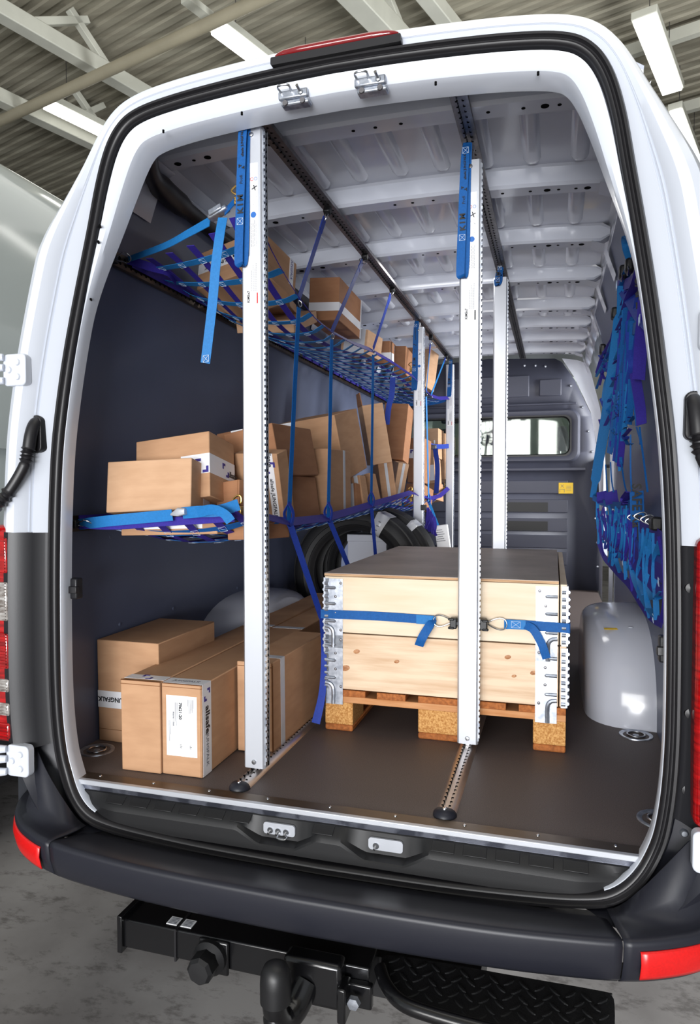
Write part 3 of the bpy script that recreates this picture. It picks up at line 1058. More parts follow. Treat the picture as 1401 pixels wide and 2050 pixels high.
mb.add([v.co.copy() for v in bm.verts], [[v.index for v in f.verts] for f in bm.faces])
bm.free()
bk = link('bulkhead', mb, M['bulk'], van, solid=0.02)
# raised mouldings
rings = [[(x * s_, YB - d, (z - 1.2875) * s2 + 1.2875) for x, z in [(a, (H0 + H1) / 2 + b) for a, b in rrect(2 * HW + .0, H1 - H0, .07, 6)]] for s_, s2, d in ((1.0, 1.0, .0), (1.0, 1.0, .018), (1.03, 1.10, .03), (1.07, 1.2, .03), (1.10, 1.3, .0))]
link('window_surround', MB().loft(rings, True, False), M['bulk'], bk)
rings = [[(x, YB - d, z) for x, z in [(a, (H0 + H1) / 2 + b) for a, b in rrect(2 * HW - 2 * e_, H1 - H0 - 2 * e_, .06, 6)]] for e_, d in ((0, .02), (.012, .02), (.02, .004), (.02, -.02))]
link('window_gasket', MB().loft(rings, True, False), M['rubber'], bk)
link('window_pane', MB().prism([(a, YB + .004, (H0 + H1) / 2 + b) for a, b in rrect(2 * HW - .02, H1 - H0 - .02, .06, 6)], (0, 0, 0), (0, .004, 0)), M['glass'], bk)
m = MB()
for x0, x1, z0, z1 in ((-.35, .34, 1.62, 1.80), (.42, .60, 1.62, 1.76)):
    m.bb(x0, x1, YB - .018, YB, z0, z1)
link('bulkhead_pad', m, M['bulk'], bk, bevel=0.014, seg=3)
m = MB()
m.bb(-.80, .72, YB - .03, YB, 1.545, 1.56)
m.bb(-.80, .80, YB - .045, YB, .995, 1.02)
for z in (.86, .70, .54, .40, .26):
    m.bb(-.80, .66, YB - .014, YB, z - .055, z + .055)
link('bulkhead_bead', m, M['bulk'], bk, bevel=0.01, seg=3)
m = MB()
for px0, px1, z in ((.10, .50, .69), (.10, .50, .53)):
    m.bb(px0, px1, YB - .016, YB - .012, z - .04, z + .04)
link('bulkhead_vent', m, M['hitch_m'], bk)
m = MB()
for x, z in ((.93, .2), (.925, .4), (.91, .6), (.9, .8), (.885, 1.0), (.88, 1.15), (.85, 1.32), (.80, 1.52), (.705, 1.70), (.5, 1.87), (.42, 1.88), (.33, 1.885), (.18, 1.89)):
    m.lathe([(.001, .008), (.009, .006), (.011, 0)], frame_M((x - .03, YB - .001, z), (1, 0, 0), (0, -1, 0)), 10)
link('bulkhead_screw', m, M['galv'], bk)
st = link('warning_sticker', MB().bb(.585, .70, YB - .017, YB - .0145, .805, .895), M['yellow'], bk)
m = MB()
m.bb(.595, .632, YB - .0185, YB - .017, .84, .842).bb(.595, .597, YB - .0185, YB - .017, .815, .842).bb(.630, .632, YB - .0185, YB - .017, .815, .842)
for a in (1, -1):
    m.box((.6135, YB - .0178, .868), (.035, .001, .0025), Matrix.Translation((.6135, YB - .0178, .868)) @ Matrix.Rotation(R(45 * a), 4, 'Y') @ Matrix.Translation((-.6135, -(YB - .0178), -.868)))
for k in range(4):
    m.bb(.645, .685, YB - .0185, YB - .017, .83 + k * .012, .832 + k * .012)
link('sticker_print', m, M['ink_grey'], st)
# step well and right door pillar
link('side_step', MB().bb(.62, .99, 3.05, YB, -.25, -.19), M['black'], van)
link('pillar_trim', MB().grid([[(x + .93, y, z) for x, y in ((0, YB - .12), (-.02, YB - .05), (-.02, YB))] for z in (-.1, .6, 1.1)] ), M['paint_in'], van)
link('upper_pillar', MB().grid([[(.60, YB - .05, 1.92), (.72, YB - .05, 1.90), (.80, YB - .08, 1.86)], [(.70, YB - .05, 1.76), (.76, YB - .05, 1.78), (.83, YB - .08, 1.78)], [(.83, YB - .05, 1.47), (.87, YB - .06, 1.50), (.90, YB - .08, 1.50)], [(.88, YB - .05, 1.2), (.91, YB - .06, 1.2), (.94, YB - .08, 1.2)], [(.93, YB - .05, .3), (.95, YB - .06, .3), (.97, YB - .08, .3)]]), M['paint_in'], van)
# cab: seats with headrests, windscreen, pillars, roof trim
for x, lab in ((.54, 'right'), (.06, 'middle'), (-.5, 'left')):
    sb = link('cab_seat', MB().box((x, 4.98, .82), (.40, .12, .70), None), M['head'], van, bevel=0.05, seg=3)
    rings = []
    for f in (0, .15, .4, .7, .9, 1):
        z = lerp(1.19, 1.415, f)
        wd = .27 * (1 - .35 * abs(f - .35) ** 1.5)
        rings.append([(x + a, 4.97 + b, z) for a, b in rrect(wd, .09 * (1 - .3 * f), .03, 3)])
    link('headrest', MB().loft(rings, True, True), M['head'], sb)
    for dx in (-.06, .06):
        link('headrest_post', MB().cyl((x + dx, 4.97, 1.13), (x + dx, 4.97, 1.22), .007), M['steel'], sb)
link('windscreen', MB().prism([(-.78, 5.85, 1.05), (.78, 5.85, 1.05), (.66, 5.45, 1.72), (-.66, 5.45, 1.72)], (0, 0, 0), (0, .006, 0)), M['glass'], van)
for sx in (-1, 1):
    link('windscreen_pillar', bar(MB(), (sx * .82, 5.86, 1.02), (sx * .69, 5.44, 1.74), .08, .1), M['cab_light'], van)
link('cab_roof', MB().bb(-.8, .8, 4.45, 5.5, 1.74, 1.78), M['cab_light'], van)
link('sun_visor', MB().bb(-.55, .30, 5.3, 5.34, 1.50, 1.72), M['head'], van, bevel=0.02)
link('dashboard', MB().bb(-.85, .85, 5.5, 6.0, .75, 1.05), M['head'], van, bevel=0.04)
link('door_mirror', MB().bb(.98, 1.15, 5.45, 5.55, 1.05, 1.35), M['black'], van, bevel=0.03)

# ---------------------------------------------------------------- tow bar and rear step
m = MB()
m.bb(-.49, .16, -.17, -.085, -.335, -.262)
tb = link('tow_bar', m, M['hitch'], van, bevel=0.004)
link('tow_end_plate', MB().bb(-.502, -.488, -.18, -.075, -.345, -.25), M['hitch'], tb, bevel=0.002)
lb = link('type_plate', MB().bb(-.375, -.345, -.155, -.125, -.262, -.2605).bb(-.335, -.305, -.155, -.125, -.262, -.2605), M['label'], tb)
m = MB()
for x0 in (-.375, -.335):
    for k in range(5):
        m.bb(x0 + .004, x0 + .026, -.1525 + k * .005, -.1505 + k * .005, -.2605, -.2600)
link('plate_print', m, M['ink_grey'], lb)
link('cable_tie', MB().bb(-.341, -.336, -.1745, -.08, -.340, -.258), M['rubber'], tb)
sk = link('trailer_socket', MB().lathe([(.03, .0), (.042, .005), (.042, .018), (.030, .03)], frame_M((-.235, -.178, -.30), (1, 0, 0), (0, -1, 0)), 24), M['hitch_m'], tb)
link('socket_bracket', MB().bb(-.27, -.19, -.182, -.172, -.345, -.262), M['hitch'], tb, bevel=0.01)
link('socket_cap', MB().lathe([(.030, .02), (.033, .03), (.033, .062), (.026, .070), (.004, .071)], frame_M((-.235, -.178, -.30), (1, 0, 0), (0, -1, 0)), 8), M['hitch_m'], sk, sharp=25)
nb_ = link('ball_bracket', MB().bb(-.035, .105, -.215, -.165, -.345, -.240), M['hitch'], tb, bevel=0.01)
link('tow_ball_neck', MB().tube(cr([(.02, -.2, -.30), (.005, -.24, -.335), (-.010, -.28, -.335), (-.018, -.30, -.30), (-.018, -.302, -.245)], 5), [.03] * 8 + [.027] * 13, 18), M['hitch'], tb)
link('tow_ball_cap', MB().lathe([(.026, -.065), (.034, -.06), (.0345, -.02), (.033, .0), (.026, .016), (.013, .024), (.002, .026)], Matrix.Translation((-.016, -.302, -.218)), 24), M['hitch_m'], tb)
link('tow_ball', MB().lathe([(.004, -.055), (.018, -.048), (.025, -.03), (.026, -.015), (.018, .0)], Matrix.Translation((-.018, -.302, -.300)), 20), M['hitch'], tb)
# rear step with tread plate
SZ = -.275
pad = [at(*q, Z=SZ) for q in ((775, 1912), (764, 1935), (772, 1965), (800, 1997), (850, 2018), (950, 2045), (1080, 2075), (1190, 2098), (1226, 2085), (1230, 2010), (1222, 1992), (1205, 1984), (1000, 1948), (880, 1926))]
pad = cr(pad, 3, True)
xs_ = [p.x for p in pad]
ys_ = [p.y for p in pad]
m = MB().prism(pad, (0, 0, -.03), (0, 0, 0))
yy = min(ys_) + .02
cx_, cyp = sum(xs_) / len(xs_), sum(ys_) / len(ys_)


def inpoly(x, y):
    c = False
    for i in range(len(pad)):
        a, b = pad[i - 1], pad[i]
        if (a.y > y) != (b.y > y) and x < (b.x - a.x) * (y - a.y) / (b.y - a.y) + a.x:
            c = not c
    return c


row = 0
while yy < max(ys_):
    xx = min(xs_) + .015 + (.016 if row % 2 else 0)
    col = 0
    while xx < max(xs_):
        if all(inpoly(xx + dx, yy + dy) for dx, dy in ((.014, 0), (-.014, 0), (0, .014), (0, -.014))):
            a = R(45 if (row + col) % 2 else -45)
            Mx = Matrix.Translation((xx, yy, SZ)) @ Matrix.Rotation(a, 4, 'Z')
            rings = [[Mx @ Vector((x_, s_ * .0045 * q_, s2 * .0022)) for q_, s2 in ((-1, 0), (-.5, 1), (.5, 1), (1, 0))] for x_, s_ in ((-.015, .2), (-.008, .9), (0, 1), (.008, .9), (.015, .2))]
            m.loft(rings, False, False)
        xx += .033
        col += 1
    yy += .024
    row += 1
rst = link('rear_step', m, M['grit'], tb)
rst['label'] = 'black step board with chequer tread'
tp = [at(*q, Z=SZ - .004) for q in ((762, 1940), (775, 1975), (805, 2008), (860, 2030), (960, 2058), (1090, 2090), (1200, 2112))]
link('step_tube', MB().tube(cr(tp, 5), .016, 12), M['hitch'], tb)
link('step_arm', MB().bb(.10, .17, -.19, -.17, -.345, -.29).bb(.10, .12, -.23, -.18, -.36, -.28), M['hitch'], tb, bevel=0.004)
link('step_bolt', MB().lathe([(.004, .012), (.014, .011), (.016, 0)], frame_M((.135, -.21, -.315), (1, 0, 0), (0, -1, 0)), 6), M['galv'], tb)
link('chassis_beam', MB().bb(-.40, .40, -.07, .4, -.40, -.30), M['hitch_m'], van)

# ================================================================ LOAD POLES
def pole(x, y, label, y0=None, strap=None, stickers=False, fit=()):
    t = thing('load_pole', label, 'load pole', (x, y, 0.016), 'aluminium load poles')
    z0, z1 = .022, 1.860
    hx, hy, c = .0335, .024, .0065
    sec = [(-hx + c, -hy), (hx - c, -hy), (hx - .001, -hy + c), (hx, -hy + c + .004), (hx - .0015, -hy + c + .006), (hx - .0015, hy - c - .006), (hx, hy - c - .003), (hx - c, hy), (-hx + c, hy), (-hx, hy - c - .003), (-hx + .0015, hy - c - .006), (-hx + .0015, -hy + c + .006), (-hx, -hy + c + .004), (-hx + .001, -hy + c)]
    pr = link('profile', MB().loft([[(x + a, y + b, z) for a, b in sec] for z in (z0, z1)], True, True, sm=False), M['alu_white'], t)
    m = MB()
    k = z0 + .02
    while k < z1 - .015:
        m.bb(x + hx - .002, x + hx + .0042, y - .017, y - .004, k, k + .011)
        k += .0185
    m.bb(x + hx - .002, x + hx + .0012, y - .019, y - .002, z0 + .01, z1 - .01)
    link('perforated_strip', m, M['galv'], t)
    link('profile_slot', MB().bb(x + hx - .003, x + hx - .001, y + .002, y + .016, z0, z1), M['dark'], pr)
    for z in (z0 + .018, z1 - .02):
        link('end_screw', MB().lathe([(.001, .004), (.006, .0035), (.0075, .001), (.0075, -.002)], frame_M((x, y - hy, z), (1, 0, 0), (0, -1, 0)), 14), M['steel'], t)
    m = MB()
    m.cyl((x, y, .004), (x, y, z0 + .004), .007, 12).bb(x - .012, x + .012, y - .009, y + .009, .012, .019)
    link('foot', m, M['steel'], t, sharp=50)
    zr = 1.916 if x > 0 else 1.893
    m = MB()
    m.cyl((x, y, z1), (x, y, zr), .0075, 14).cyl((x, y, zr - .018), (x, y, zr - .004), .011, 14)
    link('plunger', m, M['steel'], t, sharp=50)
    if stickers:
        m = MB()
        m.bb(x - .019, x + .024, y - hy - .0006, y - hy + .001, 1.36, 1.50)
        m.bb(x - .004, x + .020, y - hy - .0006, y - hy + .001, 1.50, 1.76)
        lb = link('info_label', m, M['label'], t)
        yy = y - hy - .0006

        def vert(txt, sz, lx, lz, mt, bold=0.0):
            text_part('lettering', txt, sz, frame_M((lx, yy - .0002, lz), (0, 0, 1), (0, -1, 0)), M[mt], lb, extrude=.0002, bold=bold)
        vert('KIM5x7', .0105, x - .010, 1.385, 'ink', .0004)
        m = MB()
        for col, zz0, ln in ((-.001, 1.40, .055), (.004, 1.40, .07), (.009, 1.40, .06), (.013, 1.40, .075)):
            z = zz0
            while z < zz0 + ln:
                m.bb(x + col, x + col + .0016, yy - .0003, yy, z, z + .0035)
                z += .005
        link('label_print', m, M['ink_grey'], lb)
        m = MB()
        m.bb(x + .015, x + .019, yy - .0006, yy, 1.365, 1.395)
        link('label_mark', m, M['ink_red'] if x < 0 else M['ink'], lb)
        ring = [(x + .008 + .0072 * math.cos(a), yy - .0004, 1.655 + .0072 * math.sin(a)) for a in [2 * math.pi * q / 24 for q in range(24)]]
        text_part('lettering', 'X', .018, frame_M((x + .009, yy - .0003, 1.69), (1, .0, -.4), (0, -1, 0)), M['ink'], lb, extrude=.0002, bold=.0006)
        for dx, mt in ((.0015, 'ink_red'), (.0135, 'ink_lblue')):
            link('label_symbol', MB().tube([(x + dx + .0045 * math.cos(a), yy - .0003, 1.715 + .0045 * math.sin(a)) for a in [2 * math.pi * q / 18 for q in range(18)]], .0007, 6, closed=True), M[mt], lb)
        link('label_symbol', MB().lathe([(.001, .0004), (.0085, .0004), (.0085, 0)], frame_M((x + .006, yy, 1.615), (1, 0, 0), (0, -1, 0)), 20), M['ink_lblue'], lb)
        m = MB()
        random.seed(int(abs(x) * 100))
        for col in range(4):
            z = 1.525
            while z < 1.59:
                ln = random.uniform(.003, .012)
                m.bb(x - .001 + col * .005, x + .0003 + col * .005, yy - .0003, yy, z, z + ln)
                z += ln + .002
        for q in range(14):
            m.box((x + random.uniform(-.001, .017), yy - .0001, random.uniform(1.63, 1.675)), (random.uniform(.001, .004), .0004, .0008))
        link('label_print', m, M['ink_grey'], lb)
    if strap:
        (dx, zt, zb, wd) = strap
        ys = y - hy - .010
        xa, xb = x + dx, x + dx + .006
        path = cr([(xa + .012, ys + .015, zt + .004), (xa + .008, ys - .002, zt - .04), (xa + .003, ys - .004, lerp(zt, zb, .35)), (xa - .002, ys - .005, lerp(zt, zb, .7)), (xa - .005, ys - .007, zb + .02), (xa - .003, ys - .004, zb), (xb, ys + .004, zb + .012), (xb + .004, ys + .006, lerp(zt, zb, .7)), (xb + .005, ys + .007, lerp(zt, zb, .3)), (xb + .008, ys + .012, zt)], 5)
        ps = link('pull_strap', MB().ribbon(path, wd, (1, 0, 0), .002), M['web'], t)
        ps['label'] = 'blue pull strap loop'
        L = zt - zb
        sx = xa + .001

        def on(z, txt, sz, bold=0.0):
            f = (zt - z) / L
            xx = xa + lerp(.010, -.004, f)
            text_part('lettering', txt, sz, frame_M((xx, ys - .0065 - .001 * (f > .5), z), (-.02, 0, 1), (0, -1, 0)), M['ink'], ps, extrude=.0003, bold=bold)
        on(lerp(zt, zb, .60), 'K I M', .024, .0009)
        on(lerp(zt, zb, .435), 'Profi', .013)
        on(lerp(zt, zb, .19), 'allsafe JUNGFALK', .0105, .0002)
        m = MB()
        zc = lerp(zt, zb, .35)
        xx = xa + lerp(.010, -.004, .35)
        for a, b in ((-.004, .003), (.004, -.003)):
            m.bb(xx + a - .0035, xx + a + .0035, ys - .0074, ys - .006, zc + b - .0015, zc + b + .0015)
            m.bb(xx + a + (.0035 if a > 0 else -.0035) - .0012, xx + a + (.0035 if a > 0 else -.0035) + .0012, ys - .0074, ys - .006, zc + b - .005 * (1 if a < 0 else 1) , zc + b + .004)
        link('strap_logo', m, M['ink'], ps)
        for f in (.07, .715):
            zc = lerp(zt, zb, f)
            xx = xa + lerp(.010, -.004, f)
            m = MB()
            y_ = ys - .0078
            h = .009
            q = [Vector((xx - h, y_, zc - h)), Vector((xx + h, y_, zc - h)), Vector((xx + h, y_, zc + h)), Vector((xx - h, y_, zc + h))]
            for a, b in ((0, 1), (1, 2), (2, 3), (3, 0), (0, 2), (1, 3)):
                m.tube([q[a], q[b]], .0006, 5)
            link('stitching', m, M['thread'], ps)
    return t


PX1, PX2 = -.2775, .2955
pole(PX1, .190, 'front left aluminium pole standing beside the long cartons', strap=(-.028, 1.893, 1.475, .026), stickers=True)
pole(PX2, .560, 'front right aluminium pole standing against the wooden crate', strap=(-.022, 1.912, 1.50, .026), stickers=True)
pole(PX2, 1.800, 'aluminium pole behind the crate, in front of the cab window', strap=(-.012, 1.905, 1.82, .024))
pole(PX1, 2.700, 'aluminium pole in the middle of the left net shelf, behind the tyre', strap=(-.024, 1.896, 1.47, .024), stickers=True)
pole(PX1, 4.060, 'farthest aluminium pole, at the bulkhead end of the nets', strap=(-.004, 1.896, 1.60, .022), stickers=True)


# ================================================================ CARTONS
exec_box = None
BOX = {
    'F1': (-0.893, 0.2857, -0.0004, 0.2341, 0.3714, 0.3389, -0.0179, 0.0155, -0.0035),
    'F2': (-0.6723, 0.094, 0.0006, 0.131, 1.76, 0.271, 0.0044, 0.0041, -0.006),
    'F3': (-0.5397, 0.1009, 0.0012, 0.131, 1.76, 0.2686, 0.0338, 0.0009, -0.0048),
    'F4': (-0.4198, 0.3223, 0.0046, 0.1361, 0.471, 0.2873, -0.0303, 0.0091, -0.0032),
    'B1': (-0.7779, 0.1762, 0.7631, 0.2771, 0.2087, 0.1605, 0.12, -0.1686, -0.0427),
    'B2': (-0.7498, 0.2939, 0.7836, 0.2692, 0.1755, 0.214, -0.0194, -0.1937, -0.1159),
    'B3': (-0.6679, 0.7239, 0.8472, 0.1729, 0.25, 0.2008, -0.3166, -0.0172, -0.0928),
    'B5': (-0.5114, 0.3923, 0.7764, 0.0995, 0.2, 0.0826, -0.3153, -0.1431, -0.1048),
    'B6': (-0.6313, 0.8329, 0.7359, 0.2966, 0.2, 0.2409, -0.5721, 0.1791, 0.0269),
    'B7': (-0.6428, 0.5622, 0.8311, 0.3, 0.374, 0.1841, -0.0205, 0.022, -0.1784),
    'B8': (-0.6304, 0.6305, 0.6863, 0.3, 0.2441, 0.1548, -0.1874, -0.0063, -0.1532),
    'B9': (-0.503, 1.4524, 0.8632, 0.1231, 0.3608, 0.3097, -0.0135, 0.1934, -0.1316),
    'B10': (-0.3862, 1.0549, 0.7327, 0.0526, 0.3177, 0.2719, 0.0098, 0.0135, -0.009),
    'B11a': (-0.3835, 1.5191, 0.7387, 0.037, 0.2, 0.1264, -0.303, -0.1378, -0.1498),
    'B11b': (-0.3544, 1.5616, 0.7484, 0.0311, 0.2, 0.1552, -0.1607, -0.0388, -0.1867),
    'B12': (-0.3648, 1.7456, 0.7648, 0.0511, 0.2, 0.1497, -0.2173, -0.069, -0.2595),
    'B13': (-0.4411, 2.1427, 0.9736, 0.1205, 0.1344, 0.3396, 0.4658, 0.025, -0.1726),
    'B14': (-0.3895, 2.1845, 0.7809, 0.0852, 0.1927, 0.2091, 0.4194, -0.0808, -0.1166),
    'B15': (-0.4888, 2.7475, 1.0372, 0.0979, 0.2171, 0.3684, 0.0429, -0.1023, 0.0834),
    'B16': (-0.4448, 2.6419, 0.7426, 0.0693, 0.2019, 0.2697, 0.4186, 0.1219, 0.1567),
    'B17a': (-0.455, 3.1953, 0.8882, 0.1141, 0.2, 0.3162, -0.0606, -0.0449, 0.031),
    'B17b': (-0.473, 3.1518, 0.7212, 0.1309, 0.2, 0.1652, -0.2098, -0.222, 0.0425),
    'B18': (-0.4787, 3.9051, 1.0882, 0.1322, 0.2, 0.2427, -0.0521, -0.0431, -0.0173),
    'B19': (-0.399, 4.0936, 0.9229, 0.078, 0.2, 0.3863, -0.1575, -0.1213, -0.0412),
    'B20': (-0.4389, 3.7609, 0.8844, 0.0933, 0.2, 0.2046, -0.0992, -0.0673, -0.0797),
    'B21': (-0.4323, 3.7739, 0.7525, 0.0911, 0.2, 0.1416, -0.1546, -0.1027, -0.0779),
    'U1': (-0.7537, 0.7113, 1.5914, 0.2922, 0.2316, 0.165, -0.2636, -0.2973, -0.1498),
    'U2': (-0.7914, 0.9572, 1.5654, 0.302, 0.2747, 0.0409, 0.2537, 0.1344, -0.0883),
    'U2b': (-0.7685, 1.0914, 1.5107, 0.2649, 0.3, 0.054, -0.0187, 0.3662, 0.0572),
    'U3': (-0.5682, 1.4435, 1.6345, 0.1469, 0.4477, 0.1983, 0.0414, 0.0112, 0.0408),
    'U4': (-0.5309, 2.1529, 1.6128, 0.0538, 0.3407, 0.1346, 0.0015, 0.0566, 0.1218),
    'U5': (-0.5198, 2.604, 1.6329, 0.0749, 0.1963, 0.1364, 0.0898, 0.1119, 0.008),
    'U6': (-0.5107, 2.9858, 1.63, 0.0804, 0.3293, 0.1857, 0.0397, -0.0012, 0.0449),
    'U7': (-0.4289, 3.7466, 1.6488, 0.1425, 0.2, 0.3131, 1.2098, 0.0217, 0.2071),
}


def carton(key, label, group, mt='card', tapes=(), seam=None, edges=True, flap=None, texts=(), logos=(), name='carton', grow=0.0):
    v = BOX[key]
    w_, d_, h_ = v[3:6]
    Mx = Matrix.Translation(v[:3]) @ Matrix.Rotation(v[6], 4, 'Z') @ Matrix.Rotation(v[7], 4, 'X') @ Matrix.Rotation(v[8], 4, 'Y')
    if key in ('B12', 'B11a', 'B11b'):
        d_ = .07
    if grow:        # the part of the carton that lies hidden behind its left edge
        Mx = Mx @ Matrix.Translation((-grow, 0, 0))
        w_ += grow
    t = thing(name, label, 'box', Mx, group)
    b = link('box_body', MB().bb(0, w_, 0, d_, 0, h_), M[mt], t, bevel=.003, seg=2, local=True)

    def strip(face, a0, a1, b0, b1, e=.0007):
        m = MB()
        if face == 'F':
            m.bb(a0, a1, -e, .001, b0, b1)
        elif face == 'R':
            m.bb(w_ - .001, w_ + e, a0, a1, b0, b1)
        elif face == 'L':
            m.bb(-e, .001, a0, a1, b0, b1)
        else:
            m.bb(a0, a1, b0, b1, h_ - .001, h_ + e)
        return m
    for tp in tapes:
        face, a0, a1, b0, b1 = tp[:5]
        mt2 = tp[5] if len(tp) > 5 else 'tape'
        S = {'F': (w_, h_), 'R': (d_, h_), 'L': (d_, h_), 'T': (w_, d_)}[face]
        e = tp[6] if len(tp) > 6 else .0007
        ln = link('packing_tape' if mt2.startswith('tape') else 'address_label', strip(face, a0 * S[0], a1 * S[0], b0 * S[1], b1 * S[1], e), M[mt2], t, local=True)
        tp_obj[0] = ln
        for q in (tp[7] if len(tp) > 7 else ()):
            txt, sz, u, vv, rot, mtx = q[:6]
            bold = q[6] if len(q) > 6 else 0
            c, s = math.cos(R(rot)), math.sin(R(rot))
            if face == 'F':
                o, xd, n = (u * w_, -e - .0003, vv * h_), (c, 0, s), (0, -1, 0)
            elif face == 'R':
                o, xd, n = (w_ + e + .0003, u * d_, vv * h_), (0, c, s), (1, 0, 0)
            else:
                o, xd, n = (u * w_, vv * d_, h_ + e + .0003), (c, s, 0), (0, 0, 1)
            if txt == '#logo':
                m = MB()
                Fm = frame_M(o, xd, n)
                for sg in (1, -1):
                    P = [(-.1, -.5), (.5, -.5), (.5, .1), (.25, .1), (.25, -.25), (-.1, -.25)]
                    pts = [Fm @ Vector(((a * sg + sg * .18) * sz, (bq * sg - sg * .18) * sz, 0)) for a, bq in P]
                    nn = Vector(n) * .0004
                    m.prism(pts, -nn, nn)
                link('logo_mark', m, M[mtx], ln, local=True)
            elif txt == '#lines':
                m = MB()
                random.seed(3)
                for k in range(int(q[7])):
                    L = random.uniform(.3, 1) * q[8]
                    Fm = frame_M(o, xd, n)
                    m.box((L / 2, -k * sz, 0), (L, sz * .35, .0004), Fm)
                link('print', m, M[mtx], ln, local=True)
            else:
                text_part('lettering', txt, sz, frame_M(o, xd, n), M[mtx], ln, local=True, extrude=.0002, bold=bold)
    if seam:
        for face, a0, a1, b0, b1 in seam:
            S = {'F': (w_, h_), 'R': (d_, h_), 'L': (d_, h_), 'T': (w_, d_)}[face]
            link('flap_seam', strip(face, a0 * S[0], a1 * S[0], b0 * S[1], b1 * S[1], .0004), M['card_edge'], t, local=True)
    if flap:
        # an open flap standing up along an edge: (edge, height, lean, inset)
        for edge, hh, lean in flap:
            m = MB()
            if edge == 'L':
                pts = [(0, .002, h_), (0, d_ - .002, h_), (-lean, d_ - .02, h_ + hh), (-lean, .02, h_ + hh)]
                m.prism(pts, (0, 0, 0), (.004, 0, 0))
            elif edge == 'B':
                pts = [(.002, d_, h_), (w_ - .002, d_, h_), (w_ - .01, d_ + lean, h_ + hh), (.01, d_ + lean, h_ + hh)]
                m.prism(pts, (0, 0, 0), (0, -.004, 0))
            elif edge == 'F':
                pts = [(.002, 0, h_), (w_ - .002, 0, h_), (w_ - .01, -lean, h_ + hh), (.01, -lean, h_ + hh)]
                m.prism(pts, (0, 0, 0), (0, .004, 0))
            link('flap', m, M['card_b'], t, local=True)
    return t


tp_obj = [None]
BOX['B4a'] = (-.765, .235, .688, .33, .20, .042, .05, -.05, -.03)
BOX['F3'] = (-.5397, .1009, .0012, .129, 1.76, .2686, .006, .0009, -.0048)
BOX['F4'] = (-.404, .3223, .0046, .1205, .471, .2873, -.0303, .0091, -.0032)
BOX['B6'] = (-0.5143, 0.5862, 0.7415, 0.1807, 0.07, 0.2263, -0.1714, 0.2678, 0.0263)
BOX['B7'] = (-0.5716, 0.6349, 0.8503, 0.2, 0.3501, 0.1889, -0.0587, 0.0183, -0.182)
BOX['B8'] = (-0.5737, 0.6936, 0.6981, 0.2, 0.2929, 0.1623, -0.1117, -0.0069, -0.1465)
BOX['B5'] = (-0.5114, 0.3923, 0.7764, 0.0995, 0.1, 0.0826, -0.3153, -0.1431, -0.1048)
BOX['B4b'] = (-.425, .30, .676, .115, .2, .05, -.1, -.03, -.05)
GF, GL, GU = 'cartons on the load floor', 'cartons on the lower net', 'cartons in the upper net'
carton('F1', 'squat carton standing on the floor against the left wall, front tape end', GF, 'card', [('F', .0, .46, .335, .50, 'tape_w', .0007, (('JUNGFALK', .021, .22, .42, 180, 'ink', .0008),))], seam=[('F', .0, 1, .12, .124)], name='carton')
carton('F2', 'long narrow carton lying on the floor, left one of the pair, blank front', GF, 'card', [('T', .0, 1, .012, .035, 'tape_w', .0007, (('#logo', .03, .5, .024, 180, 'ink_blue'),)), ('T', 0, 1, .48, .50)], seam=[('T', 0, 1, .0, .004), ('F', .0, 1, .955, .962)])
carton('F3', 'long narrow carton on the floor with white address label on its end', GF, 'card', [
    ('F', .12, .885, .215, .875, 'label', .0008, (('79621-20', .013, .47, .71, -90, 'ink', .0005), ('#lines', .0035, .80, .84, -90, 'ink_grey', 0, 6, .055), ('#lines', .0035, .40, .80, -90, 'ink_grey', 0, 3, .10), ('Menge: 1 Stck', .0075, .30, .62, -90, 'ink_grey', .0003), ('#lines', .0035, .22, .60, -90, 'ink_grey', 0, 2, .09), ('#lines', .004, .70, .34, 0, 'ink', 0, 3, .01), ('#lines', .004, .46, .34, 0, 'ink', 0, 3, .01))),
    ('R', .004, .033, 0, 1, 'tape_w', .0008, (('#logo', .026, .0185, .875, -90, 'ink_blue'), ('allsafe', .034, .0195, .60, -90, 'ink', .001), ('JUNGFALK', .020, .0185, .27, -90, 'ink_grey', .0004))),
    ('T', 0, 1, .004, .033, 'tape_w', .0007, (('JUNGFALK', .018, .5, .018, 0, 'ink_grey', .0003),)), ('T', 0, 1, .48, .50)], seam=[('F', .0, 1, .962, .968), ('F', .968, .976, 0, 1), ('T', 0, 1, 0, .003)])
carton('F4', 'carton on the floor behind the front left pole, grey tape round it', GF, 'card', [('R', .14, .21, 0, 1), ('T', 0, 1, .14, .21)], seam=[('F', .0, 1, .95, .958), ('R', .0, .012, 0, 1), ('R', .014, .018, 0, .97)])
carton('B1', 'pale blank carton tilted at the front of the lower net', GL, 'card_l', [('R', .48, .74, 0, 1)], seam=[('R', .985, 1, 0, 1)])
carton('B2', 'carton with blue-marked white tape, behind the pale blank front carton', GL, 'card', [('F', .62, 1, .36, .66, 'tape_w', .0007, (('allsafe', .03, .72, .52, 0, 'ink', .0008), ('#logo', .035, .90, .48, 0, 'ink_blue'))), ('R', 0, 1, .36, .66, 'tape_w', .0007, (('#logo', .032, .62, .5, 0, 'ink_blue'), ('allsafe', .028, .9, .46, 0, 'ink', .0008)))])
carton('B3', 'carton with a white label patch, left of the front left pole and behind others', GL, 'card_b', [('F', .44, .78, .55, 1.0, 'label')])
carton('B5', 'small carton peeping out left of the front left pole, by the net ring', GL, 'card_b', seam=[('F', .94, .955, 0, 1)])
carton('B4a', 'flat carton under the pale blank one, seen through the front of the lower net', GL, 'card', [('F', .2, .85, .45, 1, 'label')])
carton('B4b', 'lowest flat carton in the lower net, under the small one by the net ring', GL, 'card_b')
